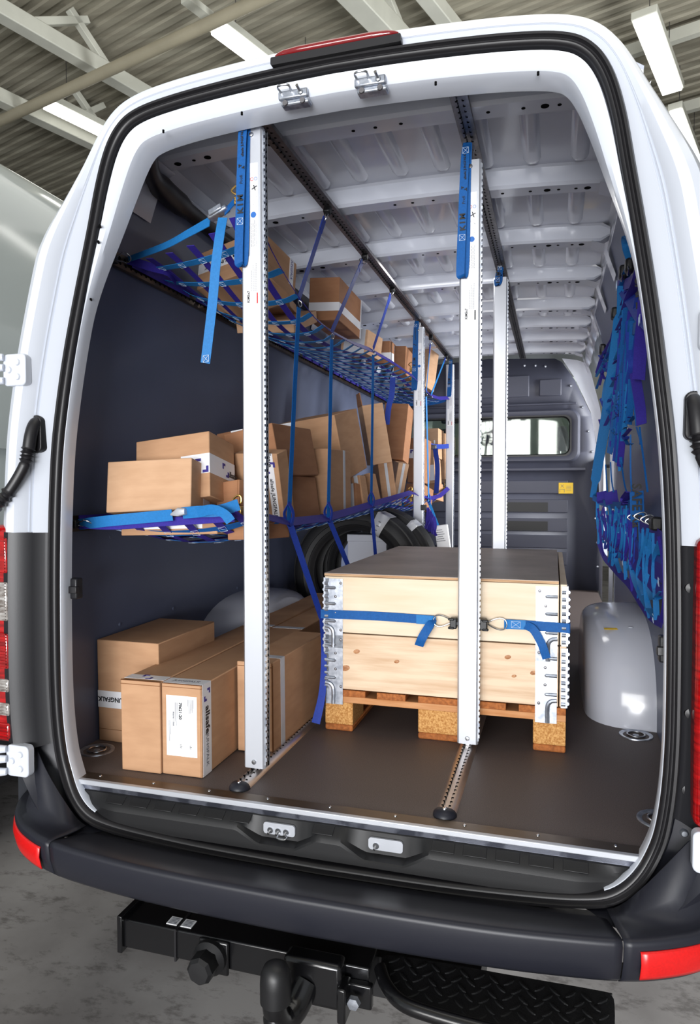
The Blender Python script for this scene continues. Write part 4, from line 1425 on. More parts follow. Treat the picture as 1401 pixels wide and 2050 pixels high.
carton('B6', 'carton with printed tape down its face, just right of the front left pole', GL, 'card', [('F', .74, .90, 0, 1, 'tape_w', .0007, (('#logo', .03, .82, .78, -90, 'ink_blue'), ('allsafe', .026, .82, .93, -90, 'ink', .0006), ('allsafe JUNGFALK', .019, .82, .30, -90, 'ink', .0004)))])
carton('B7', 'big dark-sided carton on top of a second one, right of the front left pole', GL, 'card_b')
carton('B8', 'dark-sided carton under the big one, right of the front left pole', GL, 'card_b')
carton('B9', 'tall carton leaning at the back of the lower net, pale right side', GL, 'card', [('F', .0, .3, .80, 1.0, 'label')], grow=.18)
carton('B10', 'upright carton with clear tape, in front of the tall leaning one', GL, 'card', [('R', .62, .72, 0, 1)], grow=.10)
carton('B11a', 'slim taped box, left of the two thin boxes on the lower net', GL, 'card_b', [('F', .45, .85, 0, 1)], grow=.05)
carton('B11b', 'slim box with blue-dotted tape, second of the thin boxes', GL, 'card', [('F', .35, .75, 0, 1, 'tape', .0007, (('JUNGFALK', .010, .55, .45, -90, 'ink'), ('#logo', .014, .6, .13, -90, 'ink_blue')))], grow=.02)
carton('B12', 'narrow leaning box with one silver tape, above the tyre', GL, 'card', [('F', .42, .68, 0, 1)], grow=.05)
carton('B13', 'tall pale carton with open top flap, leaning left over the tyre', GL, 'card_l', flap=[('L', .075, .0)])
carton('B14', 'carton with wide silver tape, under the tall open-flapped one', GL, 'card', [('F', .42, .62, 0, 1)])
carton('B15', 'tall dark-fronted carton left of the middle pole, leaning right', GL, 'card_b', grow=.06)
carton('B16', 'pale carton with silver tape, under the tall dark-fronted one', GL, 'card_l', [('F', .42, .66, 0, 1)])
carton('B17a', 'brown carton half hidden by the middle pole, white logo tape', GL, 'card_b', [('F', .05, .6, .55, .75, 'tape_w', .0007, (('#logo', .04, .35, .65, 0, 'ink_blue'),))])
carton('B17b', 'lower brown carton half hidden by the middle pole', GL, 'card_b')
carton('B18', 'top carton of the far stack, right of the middle pole', GL, 'card_l', [('F', .72, .80, .4, .6, 'label')])
carton('B19', 'tall narrow carton at the far right end of the lower net', GL, 'card_l')
carton('B20', 'middle carton of the far stack, with white flap, right of the middle pole', GL, 'card_l', [('F', .55, .95, .1, .7, 'label')])
carton('B21', 'bottom carton of the far stack, right of the middle pole', GL, 'card')
carton('U1', 'large taped carton tilted at the front of the upper net', GU, 'card', [('F', .0, 1, .40, .66, 'tape_w', .0007, (('allsafe', .036, .72, .55, 180, 'ink', .001), ('JUNGFALK', .024, .3, .52, 180, 'ink', .0005))), ('R', .80, .92, .3, 1, 'tape_w', .0007, (('JUNGFALK', .018, .86, .7, -90, 'ink_blue'),))])
carton('U2', 'flat carton under the large one in the upper net, showing its underside', GU, 'card_l', [('F', .3, .8, .1, .5, 'tape_w')])
carton('U2b', 'lowest flat carton in the upper net, right of the front left pole', GU, 'card_l')
carton('U3', 'upright carton with broad white tape band, in the upper net', GU, 'card_b', [('F', 0, 1, .22, .42, 'tape_w'), ('R', 0, .95, .22, .42, 'tape_w'), ('R', .955, 1, 0, 1, 'tape')])
carton('U4', 'carton with taped edge, third along the upper net', GU, 'card_l', [('F', .1, .9, 0, 1, 'tape')], grow=.10)
carton('U5', 'brown carton with white label, behind the net in the upper row', GU, 'card_b', [('F', .15, 1, .18, .48, 'label'), ('R', 0, .9, .1, .5, 'label')], grow=.08)
carton('U6', 'brown carton with raised flap, left of the middle pole in the upper net', GU, 'card_b', flap=[('L', .05, .04), ('B', .06, .03)])
carton('U7', 'pale carton at the far end of the upper net, right of the middle pole', GU, 'card_l')

# ================================================================ TYRES AND WHAT LIES BY THEM
def tyre(c, yaw, label, bands):
    Mx = Matrix.Translation(c) @ Matrix.Rotation(yaw, 4, 'Z') @ Matrix.Rotation(R(90), 4, 'X')
    t = thing('tyre', label, 'tyre', Matrix.Translation((c[0], c[1], 0)), 'spare tyres')
    ro, ri = .365, .243
    prof = [(ri, -.085), (ri + .012, -.094), (ri + .02, -.104), (ri + .03, -.109), (ri + .034, -.106), (.30, -.112), (.304, -.108), (.335, -.104), (.352, -.094)]
    tr = []
    z = -.088
    while z < .088:
        tr += [(ro - .002, z), (ro, z + .004), (ro, z + .018), (ro - .002, z + .022), (ro - .010, z + .0235), (ro - .010, z + .0285)]
        z += .030
    prof2 = prof + tr + [(r, -zz) for r, zz in prof[::-1]] + [(ri - .004, .06), (ri + .04, .05), (.335, .08), (.345, 0), (.335, -.08), (ri + .04, -.05), (ri - .004, -.06)]
    rings = [[Mx @ Vector((r * math.cos(2 * math.pi * j / 72), r * math.sin(2 * math.pi * j / 72), h)) for r, h in prof2] for j in range(72)]
    link('tyre_carcass', MB().loft(rings, True, False, loop=True), M['tyre'], t, sharp=35)
    for a0, a1, mt in bands:
        rows = []
        for a in (a0, (a0 + a1) / 2, a1):
            row = []
            for r, h in [(ri + .0, .088), (ri + .03, .1115), (.304, .1145), (.337, .107), (.354, .097), (ro + .002, .086), (ro + .002, -.086)]:
                row.append(Mx @ Vector((r * math.cos(R(a)), r * math.sin(R(a)), h)))
            rows.append(row)
        bd = link('tyre_band', MB().grid(rows), M[mt], t, solid=.001)
        bd['label'] = 'silver label band'
        m = MB()
        am = (a0 + a1) / 2
        for r, ww in ((.255, .02), (.275, .012), (.30, .016), (.325, .014)):
            p = Mx @ Vector((r * math.cos(R(am)), r * math.sin(R(am)), .1175))
            n = (Mx.to_3x3() @ Vector((0, 0, 1)))
            rad = (Mx.to_3x3() @ Vector((math.cos(R(am)), math.sin(R(am)), 0)))
            m.box((0, 0, 0), (.006, ww, .0006), frame_M(p, rad, n))
        link('band_print', m, M['ink_grey'], bd)


tyre((-.50, 2.10, .368), 0.02, 'black tyre with silver label band, standing behind the crate', [(58, 70, 'tape')])
tyre((-.47, 2.36, .368), 0.02, 'second black tyre, standing behind the tyre with the silver band', [(44, 52, 'tape')])
t = thing('grey_carton', 'pale grey box showing through the hole of the front tyre', 'box', (-.47, 2.30, .19))
link('box_body', MB().bb(-.56, -.335, 2.06, 2.42, .20, .57), M['wrap'], t, bevel=.004)
link('box_lid', MB().bb(-.562, -.333, 2.055, 2.425, .545, .585), M['wrap'], t, bevel=.004)
p = at(886, 1076, Y=2.72)
t = thing('white_canister', 'white printed pack hanging on blue strap behind the tyres', 'pack', p)
Mx = Matrix.Translation(p) @ Matrix.Rotation(R(-8), 4, 'Y')
pk = link('pack_body', MB().box((0, 0, 0), (.085, .03, .16), Mx), M['label'], t, bevel=.006)
m = MB()
for k in range(6):
    m.box((-.012, -.0155, .05 - k * .014), (.035 + .012 * (k % 3), .001, .004), Mx)
link('pack_print', m, M['ink_grey'], pk)
m = MB()
for q in range(7):
    a = at(856 + q * 2, 1016 + 3 * q, Y=2.70)
    b = at(852 + (q * 7) % 26, 1058 + (q * 5) % 18, Y=2.70)
    m.ribbon(cr([a, (a + b) / 2 + Vector((.012 * (-1) ** q, -.01, 0)), b], 5), .020, (1, .4 * (-1) ** q, 0), .002)
sb = link('strap_bundle', m, M['web_v'])
tag(sb, 'blue strap bundled up on the middle pole above the tyre', 'strap')
m = MB()
p = at(848, 1016, Y=2.68)
m.box(p, (.035, .03, .035))
link('pole_clip', m, M['hitch_m'], sb, bevel=.004)

# ================================================================ PALLET, COLLARS, LID
PO = Matrix.Translation((-.2038, .597, 0)) @ Matrix.Rotation(.0026, 4, 'Z')
t = thing('pallet', 'wooden pallet standing on the load floor under the wooden crate', 'pallet', PO)
for j, (y0, y1) in enumerate(((0, .145), (.5275, .6725), (1.055, 1.2))):
    for x0, x1 in ((0, .10), (.3275, .4725), (.70, .80)):
        link('block', MB().bb(x0, x1, y0 + .002, y1, .022, .100), M['chip'], t, bevel=.003, local=True)
for x0, x1 in ((0, .10), (.3275, .4725), (.70, .80)):
    link('bottom_board', MB().bb(x0, x1, 0, 1.2, 0, .022), M['pallet_d'], t, bevel=.006, local=True)
for y0, y1 in ((0, .145), (.5275, .6725), (1.055, 1.2)):
    link('stringer_board', MB().bb(0, .8, y0, y1, .100, .122), M['pallet'], t, bevel=.002, local=True)
for x0, x1 in ((0, .145), (.185, .285), (.3275, .4725), (.515, .615), (.655, .80)):
    link('deck_board', MB().bb(x0, x1, 0, 1.2, .122, .144), M['pallet_d'], t, bevel=.002, local=True)


def collar(z0, label, mt, lower):
    t = thing('pallet_collar', label, 'crate', PO @ Matrix.Translation((0, 0, z0)), 'stacked pallet collars')
    H = .195
    link('front_board', MB().bb(.004, .776, -.002, .018, .002, H - .001), M[mt], t, bevel=.0015, local=True)
    link('back_board', MB().bb(.022, .778, 1.182, 1.2, .002, H - .001), M[mt], t, bevel=.0015, local=True)
    link('side_board', MB().bb(0, .02, .0, 1.2, .002, H - .001), M[mt], t, bevel=.0015, local=True)
    link('side_board', MB().bb(.78, .80, .002, 1.2, .002, H - .001), M[mt], t, bevel=.0015, local=True)
    for cx, sg in ((.0, 1), (.8, -1)):
        hm = MB()
        xa, xb = (cx + .004, cx + .066) if sg > 0 else (cx - .094, cx - .028)
        hm.bb(xa, xb, -.0045, -.0015, -.052, H - .008)
        m = hm
        xi = xa if sg > 0 else xb
        for z in (.155, .10, .04):
            m.tube([(xi, -.006, z), (xi + sg * .034, -.006, z), (xi + sg * .036, -.004, z)], [.0055, .0055, .003], 8)
        m.tube(cr([(xi, -.006, .022), (xi + sg * .018, -.006, .018), (xi + sg * .028, -.006, .0), (xi + sg * .028, -.006, -.05)], 5), .007, 8)
        hg = link('corner_hinge', m, M['galv'], t, local=True)
        for k, z in enumerate((.172, .125, .07, .01)):
            link('rivet', MB().lathe([(.001, .003), (.0035, .0025), (.005, 0)], frame_M((xi + sg * (.055 if k % 3 == 0 else .036), -.0045, z), (1, 0, 0), (0, -1, 0)), 10), M['rail_dark'], hg, local=True)
        m = MB()
        xe = cx + (.0 if sg > 0 else -.0)
        for k in range(8):
            z = .012 + k * .0225
            m.tube([(xe + sg * .002, -.004, z), (xe + sg * .002, .022, z)] if False else [(cx - sg * .004, .004, z), (cx - sg * .004, .045, z)], .0062, 8)
        m.bb(min(cx - sg * .004, cx), max(cx - sg * .004, cx), -.001, .055, -.0, H - .006)
        m.bb(min(cx, cx + sg * .016), max(cx, cx + sg * .016), -.0045, -.001, .0, H - .006)
        for k in range(8):
            z = .012 + k * .0225
            m.tube([(cx + sg * .002, -.005, z), (cx + sg * .015, -.005, z)], .0062, 8)
        link('hinge_knuckle', m, M['galv'], hg, local=True)
    if lower:
        for x, z, r_ in ((.115, .135, .009), (.255, .11, .007), (.075, .075, .012), (.62, .15, .008), (.64, .09, .006), (.70, .105, .008)):
            link('knot', MB().lathe([(.0005, .0007), (r_, .0005), (r_ * 1.1, 0)], frame_M((x, -.002, z), (1, 0, .25), (0, -1, 0)) @ Matrix.Diagonal((1.2, .75, 1, 1)), 18), M['knot'], t, local=True)
    return t


collar(.146, 'lower wooden crate ring with knots, sitting on the pallet', 'pine_knot', True)
collar(.342, 'upper plain wooden crate ring, belted by the blue straps', 'pine', False)
lid = link('crate_lid', MB().bb(.0, .775, -.004, 1.195, .538, .546, 0, PO).bb(.0, .775, -.004, 1.195, .546, .5475, 1, PO), [M['ply_edge'], M['film_ply']])
tag(lid, 'brown plywood lid lying on top of the wooden crate', 'lid')
lid2 = link('crate_lid', MB().bb(.782, .806, .01, 1.19, .5385, .5405, 0, PO), M['ply_edge'])
bpy.data.objects.remove(lid2)


def web_run(name, pts, wd, side, mt, parent, th=.002, n=6):
    return link(name, MB().ribbon(cr(pts, n), wd, side, th), M[mt], parent)


def wire_ring(name, c, a, b, r, parent, mt='steel', nrm=(0, 1, 0), rot=0.0):
    n = Vector(nrm)
    Fm = frame_M(c, (1, 0, 0) if abs(n.x) < .9 else (0, 1, 0), n)
    pts = []
    for k in range(20):
        th = 2 * math.pi * k / 20
        pts.append(Fm @ Matrix.Rotation(rot, 4, 'Z') @ Vector((a * math.cos(th), b * math.sin(th) * (.72 + .34 * math.cos(th)), 0)))
    return link(name, MB().tube(pts, r, 7, closed=True), M[mt], parent)


def pole_clip(c, parent, sg):
    m = MB()
    m.box(c, (.022, .03, .034))
    for k in (-1, 1):
        m.box((c[0] + .006 * sg, c[1] - .012, c[2] + .014 * k), (.02, .012, .008))
    m.box((c[0] - .012 * sg, c[1] - .002, c[2]), (.014, .016, .014))
    return link('pole_fitting', m, M['hitch_m'], parent, bevel=.003)


# two straps holding the crate to the pole
yc = .590
for sg, lab in ((-1, 'blue strap round the crate, left of the front right pole'), (1, 'blue strap round the crate, right of the front right pole')):
    zs = .405
    t = thing('lashing_strap', lab, 'strap', (PX2 + sg * .05, yc, zs), 'crate lashing straps')
    pole_clip((PX2 + sg * .048, yc - .035, zs), t, sg)
    wire_ring('hook_ring', (PX2 + sg * .088, yc - .012, zs), .030, .024, .0022, t, rot=0 if sg > 0 else math.pi)
    xr = PX2 + sg * .116
    xe = -.210 if sg < 0 else .604
    zz = zs if sg < 0 else zs - .004
    web_run('webbing', [(xr - sg * .006, yc - .010, zs), (xr + sg * .02, yc - .003, zs), (lerp(xr, xe, .5), yc + .002, zz + .002), (xe - sg * .01, yc + .001, zz), (xe, yc + .008, zz), (xe + sg * .002, yc + .06, zz), (xe + sg * .002, yc + .6, zz)], .030, (0, 0, 1), 'web', t)
    web_run('sewn_end', [(xr - sg * .006, yc - .013, zs), (xr + sg * .01, yc - .0075, zs), (xr + sg * .06, yc - .005, zs)], .030, (0, 0, 1), 'web_l', t)
    if sg < 0:
        web_run('loose_tail', [(xr + .004, yc - .016, zs + .005), (xr - .010, yc - .022, zs - .012), (xr - .035, yc - .026, zs - .055), (xr - .048, yc - .02, zs - .085)], .030, (.75, 0, .6), 'web', t)
    else:
        web_run('loose_tail', [(xr + .06, yc - .008, zs), (xr + .085, yc - .018, zs - .012), (xr + .11, yc - .022, zs - .055), (xr + .125, yc - .016, zs - .10)], .026, (.8, 0, .55), 'web', t)
        m = MB()
        c = (xr + .030, yc - .0085, zs)
        q = [Vector((c[0] + a, c[1], c[2] + b)) for a, b in ((-.014, -.010), (.014, -.010), (.014, .010), (-.014, .010))]
        for a, b in ((0, 1), (1, 2), (2, 3), (3, 0), (0, 2), (1, 3)):
            m.tube([q[a], q[b]], .0006, 5)
        link('stitching', m, M['thread'], t)

# ================================================================ NETS
def net_grid(parent, P, us, vs, wd, mt_u, mt_v, nu=40, nv=12):
    """straps across (constant u, over v) and along (constant v, over u) on the surface P(u, v)"""
    e = 1e-3

    def du(u, v):
        return P(min(1, u + e), v) - P(max(0, u - e), v)

    def dv(u, v):
        return P(u, min(1, v + e)) - P(u, max(0, v - e))
    for k, u in enumerate(us):
        pts = [P(u, j / nv) for j in range(nv + 1)]
        link('cross_strap', MB().ribbon(pts, wd, [du(u, j / nv) for j in range(nv + 1)], .0018), M[mt_v], parent)
    for k, v in enumerate(vs):
        pts = [P(j / nu, v) + Vector((0, 0, .0022)) for j in range(nu + 1)]
        link('long_strap', MB().ribbon(pts, wd, [dv(j / nu, v) for j in range(nu + 1)], .0018), M[mt_u], parent)
    # white box stitches where the straps cross
    m = MB()
    for u in us:
        for v in vs:
            c = P(u, v)
            a, b = du(u, v).normalized() * wd * .45, dv(u, v).normalized() * wd * .45
            n = a.cross(b).normalized()
            if n.z > 0:
                n = -n
            o = n * .0035
            q = [c + o - a - b, c + o + a - b, c + o + a + b, c + o - a + b]
            for i_, j_ in ((0, 1), (1, 2), (2, 3), (3, 0), (0, 2)):
                m.tube([q[i_], q[j_]], .0005, 4)
    return link('stitching', m, M['thread'], parent)


def hookset(parent, c, d):
    """black rail fitting with a wire ring, d = direction towards the webbing"""
    d = Vector(d).normalized()
    c = Vector(c)
    ft = link('rail_fitting', MB().box((0, 0, 0), (.034, .026, .026), frame_M(c, d, (0, 0, 1) if abs(d.z) < .9 else (1, 0, 0))), M['hitch_m'], parent, bevel=.004)
    Fm = frame_M(c + d * .038, d, d.orthogonal())
    pts = [Fm @ Vector((.026 * math.cos(a), .016 * math.sin(a) * (1.15 if math.cos(a) > 0 else .7), 0)) for a in [2 * math.pi * k / 18 for k in range(18)]]
    link('wire_ring', MB().tube(pts, .0021, 7, closed=True), M['steel'], ft)


def clamp_at(parent, x, y, z, sgn=1):
    """brass fitting and ring that ties a net corner to a pole"""
    m = MB()
    m.box((x, y, z), (.018, .020, .022)).cyl((x, y - .012, z), (x, y - .016, z), .006, 8)
    f = link('pole_hook', m, M['brass'], parent, bevel=.003)
    wire_ring('brass_ring', (x - .004 * sgn, y - .006, z + .030), .013, .016, .003, f, 'brass')


# ---- lower net
LO = [(.16, .775), (.28, .752), (.46, .728), (.85, .726), (1.16, .742), (1.54, .765), (2.0, .79), (2.5, .82), (2.75, .80), (3.2, .775), (3.6, .79), (4.04, .85)]
UO = [(.20, 1.672), (.29, 1.595), (.42, 1.54), (.56, 1.497), (.73, 1.462), (.92, 1.455), (1.24, 1.47), (1.54, 1.50), (2.02, 1.522), (2.58, 1.535), (2.72, 1.53), (3.2, 1.50), (3.6, 1.53), (4.04, 1.59)]


def PL(u, v):
    y0, y1 = lerp(.17, .16, v), 4.04
    y = lerp(y0, y1, u)
    zo = interp(LO, y)
    sag = .078 * smooth(0, .04, u) * (1 - .55 * smooth(.93, 1, u))
    x = lerp(-.872, -.285, v)
    z = lerp(.738, zo, v ** 2.2) - sag * math.sin(math.pi * min(1, v * 1.02)) ** .55
    return Vector((x, y, z))


def PU(u, v):
    y0, y1 = lerp(.39, .20, v), 4.04
    y = lerp(y0, y1, u)
    zo = interp(UO, y)
    x = lerp(-.818, -.290, v)
    sag = .05 * smooth(0, .16, u) + .04 * math.exp(-((y - 1.1) / .5) ** 2)
    z = lerp(1.60, zo, v ** 1.5) - sag * math.sin(math.pi * v) ** .6
    return Vector((x, y, max(z, 1.40)))


for nm, P, lab, rail, tail in (('lower', PL, 'blue webbing net stretched as a shelf at mid height on the left', (-.885, .14, .735), None), ('upper', PU, 'blue webbing net stretched as a shelf under the roof on the left', (-.83, .36, 1.595), None)):
    t = thing('cargo_net', lab, 'cargo net', P(0, .5), 'shelf nets')
    n = 26 if nm == 'upper' else 24
    us = [(.022 + .95 * k / n) for k in range(n + 1)]
    net_grid(t, P, us, [.14, .30, .46, .62, .78, .91] if nm == 'lower' else [.16, .34, .52, .70, .86], .027, 'web_v', 'web_l' if nm == 'upper' else 'web')
    # border straps
    link('border_strap', MB().ribbon([P(max(.02, k / 60), 1) for k in range(1, 61)], .034, [P(min(1, k / 60 + .01), .97) - P(min(1, k / 60 + .01), 1) + Vector((0, 0, .03)) for k in range(1, 61)], .0022), M['web_v'], t)
    link('border_strap', MB().ribbon([P(k / 60, 0) for k in range(61)], .032, (0, 0, 1), .0022), M['web_v'], t)
    link('border_strap', MB().ribbon([P(1, k / 12) for k in range(13)], .032, (0, 0, 1), .0022), M['web'], t)
    if nm == 'upper':
        a = at(255, 520, Y=.385)
        c1, c2, c3 = at(330, 492, Y=.335), at(420, 443, Y=.26), at(470, 402, Y=.205)
        fb = link('front_strap', MB().ribbon(cr([a, c1, at(375, 468, Y=.30), c2], 6), [lerp(.022, .034, k / 18) for k in range(19)], (0, .25, 1), .0022), M['web_l'], t)
        link('front_strap', MB().ribbon(cr([at(450, 425, Y=.235), c3, at(480, 386, Y=.195)], 6), .024, (.3, 0, 1), .0022), M['web'], t)
        link('front_strap', MB().ribbon(cr([a, at(300, 534, Y=.42), P(.03, .16), P(.05, .14)], 6), .032, (0, .3, 1), .0022), M['web_v'], t)
        bk_ = link('buckle', MB().box((0, 0, 0), (.072, .016, .026), frame_M(at(438, 427, Y=.235), at(455, 418, Y=.23) - at(425, 436, Y=.24), (0, -1, .2))).box((0, 0, .012), (.05, .02, .012), frame_M(at(436, 424, Y=.235), at(455, 418, Y=.23) - at(425, 436, Y=.24), (0, -1, .2))), M['galv'], t, bevel=.004)
        tl = [at(446, 436, Y=.225), at(440, 470, Y=.21), at(432, 530, Y=.205), at(426, 600, Y=.205), at(418, 670, Y=.205), at(411, 727, Y=.21)]
        ts = link('loose_tail', MB().ribbon(cr(tl, 6), .029, (1, .15, 0), .002), M['web_l'], t)
        p = at(412, 718, Y=.204)
        m = MB()
        q = [Vector((p.x + a, p.y, p.z + b)) for a, b in ((-.009, -.011), (.009, -.009), (.009, .011), (-.009, .009))]
        for a_, b_ in ((0, 1), (1, 2), (2, 3), (3, 0), (0, 2), (1, 3)):
            m.tube([q[a_], q[b_]], .0007, 5)
        link('stitching', m, M['thread'], ts)
        clamp_at(t, -.330, .188, 1.668)
        hookset(t, at(224, 519, X=-.822), (.9, .12, .05))
        clamp_at(t, -.325, 2.69, 1.60)
        clamp_at(t, -.325, 2.69, 1.545)
        t2 = [at(786, 755, Y=2.3), at(784, 790, Y=2.3), at(778, 815, Y=2.29), at(774, 850, Y=2.29)]
        link('loose_tail', MB().ribbon(cr(t2, 5), .032, (1, .1, 0), .002), M['web_d'], t)
    else:
        a = at(158, 1050, X=-.868)
        fb = link('front_strap', MB().ribbon(cr([a, at(215, 1043, Y=.15), at(290, 1036, Y=.15), at(345, 1031, Y=.145)], 6), .034, (0, -.1, 1), .0022), M['web_l'], t)
        link('front_strap', MB().ribbon(cr([at(365, 1027, Y=.14), at(400, 1024, Y=.13), at(440, 1022, Y=.14), at(478, 1010, Y=.165)], 6), .034, (0, -.2, 1), .0022), M['web_l'], t)
        link('front_strap', MB().ribbon(cr([a, at(230, 1052, Y=.16), at(330, 1045, Y=.16), at(470, 1036, Y=.17)], 6), .026, (0, .3, 1), .0022), M['web_v'], t)
        link('buckle', MB().loft([[at(340 + 3, 1030, Y=.135) + Vector((0, c, b)) for c, b in rrect(.012, .006, .002, 2)], [at(358, 1025, Y=.13) + Vector((0, c, b)) for c, b in rrect(.022, .026, .005, 2)], [at(372, 1024, Y=.13) + Vector((0, c, b)) for c, b in rrect(.02, .018, .005, 2)]]), M['alu_white'], t)
        link('loose_tail', MB().ribbon(cr([at(395, 1026, Y=.125), at(425, 1020, Y=.11), at(448, 1028, Y=.11), at(462, 1044, Y=.12)], 6), .03, (0, -.3, 1), .002), M['web_l'], t)
        clamp_at(t, -.330, .188, .775)
        hookset(t, at(146, 1049, X=-.880), (.8, .1, 0))
        clamp_at(t, -.325, 2.69, .81)
        clamp_at(t, -.325, 2.69, .77)
        clamp_at(t, -.325, 4.05, .85)
    # hooks along the wall rail
    for k in range(1, 9):
        p = P(k / 9, 0)
        link('wall_hook', MB().box(p + Vector((-.008, 0, -.006)), (.02, .05, .022)), M['hitch_m'], t, bevel=.003)

# ---- hanger straps from the ceiling rail and stay straps to the floor
TOPY = [(655, .852), (730, 1.391), (785, 1.943), (862, 3.125), (893, 3.836)]
EDGE = [(598, 598), (664, 664), (747, 698), (853, 785), (863, 790)]
LOW = [(578, 1042), (657, 1036), (743, 1008), (858, 1004), (860, 1006)]
END = [(None), (700, 1140), (752, 1118), (885, 1075), None]
names = ['first', 'second', 'third', 'fourth', 'fifth']
for k, (px, ty) in enumerate(TOPY):
    top = Vector((-.277, ty, 1.893))
    ey = [.556, .925, 1.555, 2.95, 3.1][k]
    e = at(*EDGE[k], X=-.283)
    t = thing('hanger_strap', 'blue strap from the ceiling rail to the upper net, %s from the back door' % names[k], 'strap', top, 'net hanger straps')
    hookset(t, top + Vector((0, 0, -.004)), (e - top))
    d = (e - top).normalized()
    link('webbing', MB().ribbon([top + d * .062, top.lerp(e, .5), e], .025, (0, 1, .35), .002), M['web_d'] if k < 3 else M['web_l'], t)
    link('sewn_end', MB().ribbon([top + d * .058, top + d * .13], .027, (0, 1, .35), .0042), M['web_d'], t)
    wire_ring('carabiner', e + Vector((.004, 0, -.018)), .009, .022, .0022, t, rot=math.pi / 2, nrm=(1, 0, 0))
for k, nm in ((0, 'first'), (1, 'second'), (2, 'third'), (3, 'fourth')):
    e = at(*EDGE[k], X=-.281)
    l = at(*LOW[k], X=-.281)
    t = thing('stay_strap', 'blue strap between the upper and lower net, %s from the back door' % nm, 'strap', e, 'net stay straps')
    link('webbing', MB().ribbon(cr([e + Vector((0, 0, -.03)), e.lerp(l, .4), l], 6), .019, (.35, 1, 0), .002), M['web'] if k < 3 else M['web_l'], t)
    link('strap_loop', MB().ribbon(cr([l + Vector((0, 0, .06)), l + Vector((.012, .01, .02)), l + Vector((.004, 0, -.02)), l + Vector((-.012, -.01, .02)), l + Vector((0, 0, .055))], 5), .014, (.2, 1, .2), .002), M['web_d'], t)
    if k == 0:
        f1, f2 = at(643, 1235, X=-.262), at(648, 1262, X=-.258)
        link('floor_strap', MB().ribbon(cr([l, l.lerp(f1, .5), f1], 5), .022, (.5, .8, 0), .002), M['web_d'], t)
        q = [f1, at(648, 1300, X=-.255), at(647, 1360, X=-.25), at(641, 1410, X=-.245), at(628, 1452, X=-.25)]
        q = [Vector((v.x, v.y, max(v.z, .03 - .01 * i))) for i, v in enumerate(q)]
        link('loose_tail', MB().ribbon(cr([f1, at(648, 1300, Y=.60), at(647, 1360, Y=.59), at(643, 1400, Y=.575), at(632, 1448, Y=.555)], 5), [lerp(.014, .030, k_ / 20) for k_ in range(21)], (1, .1, 0), .002), M['web_d'], t)
    elif END[k]:
        f = at(*END[k], X=-.272)
        f = l + (f - l) * 1.35
        if f.z < .56:
            pass
        link('floor_strap', MB().ribbon([l, l.lerp(f, .5), f, Vector((-.28, f.y + .06, .02))], .020, (.5, .8, 0), .002), M['web_d'] if k < 3 else M['web_l'], t)

# ---- straps on the far stack
t = thing('lashing_strap', 'blue strap with ratchet round the far stack, between the two far poles', 'strap', at(868, 898, Y=3.6), 'far lashing straps')
link('webbing', MB().ribbon(cr([at(846, 880, Y=3.55), at(858, 890, Y=3.6), at(870, 895, Y=3.65)], 5), .04, (0, 0, 1), .002), M['web_d'], t)
link('webbing', MB().ribbon(cr([at(870, 894, Y=3.65), at(885, 894, Y=3.85), at(898, 893, Y=4.03)], 5), .036, (0, 0, 1), .002), M['web_d'], t)
link('ratchet', MB().box(at(867, 895, Y=3.62), (.05, .03, .035)), M['rail_dark'], t, bevel=.004)
link('loose_tail', MB().ribbon(cr([at(871, 898, Y=3.6), at(875, 930, Y=3.58), at(875, 960, Y=3.58), at(873, 988, Y=3.58)], 5), .036, (1, 0, 0), .002), M['web_d'], t)

# ================================================================ THE NETS BUNDLED ON THE RIGHT WALL
YN = [(1175, 2.55), (1200, 2.0), (1225, 1.55), (1250, 1.2), (1275, .92), (1300, .66), (1335, .34)]


def rn(px, py, off=0.0):
    p = at(px, py, Y=interp(YN, px))
    p.x = min(p.x, interp(WALL, max(0, min(1.9, p.z))) - .012 - off)
    return p


random.seed(11)
t = thing('cargo_net', 'blue net bunched up and hanging high on the right wall', 'cargo net', rn(1262, 470))


def strand(name, pp, wd, mt, parent, jit=0.0, off=0.0, side=None):
    pts = [rn(a + random.uniform(-jit, jit), b + random.uniform(-jit, jit), off) for a, b in pp]
    c = cr(pts, 6)
    sd = side or (random.uniform(.5, 1), random.uniform(-.9, .5), random.uniform(-.2, .2))
    return link(name, MB().ribbon(c, wd, sd, .0018), M[mt], parent)


strand('hanging_loop', [(1262, 520), (1258, 490), (1264, 470), (1272, 482), (1276, 515)], .03, 'web_l', t, side=(.9, -.6, 0))
strand('border_strap', [(1278, 505), (1262, 530), (1250, 560), (1243, 590)], .032, 'web', t, side=(.9, -.5, .1))
strand('border_strap', [(1285, 520), (1275, 560), (1262, 590), (1252, 620)], .034, 'web_v', t, side=(.9, -.5, .1))
strand('border_strap', [(1236, 572), (1250, 570), (1268, 560), (1285, 545)], .040, 'web_v', t, side=(0, 0, 1))
strand('border_strap', [(1245, 575), (1262, 600), (1280, 630), (1300, 650)], .046, 'web_d', t, side=(.6, -.5, .6))
strand('border_strap', [(1240, 655), (1258, 660), (1275, 655), (1290, 640)], .040, 'web', t, side=(0, .2, 1))
strand('border_strap', [(1290, 600), (1288, 640), (1282, 700), (1278, 760)], .045, 'web_v', t, side=(.9, -.6, 0))
strand('border_strap', [(1262, 640), (1264, 690), (1268, 730), (1262, 770)], .04, 'web_d', t, side=(.9, -.6, 0))
strand('border_strap', [(1270, 745), (1276, 780), (1282, 820), (1284, 850)], .035, 'web_v', t, side=(.9, -.6, 0))
strand('border_strap', [(1268, 760), (1275, 800), (1280, 850)], .028, 'web', t, side=(.9, -.6, 0))
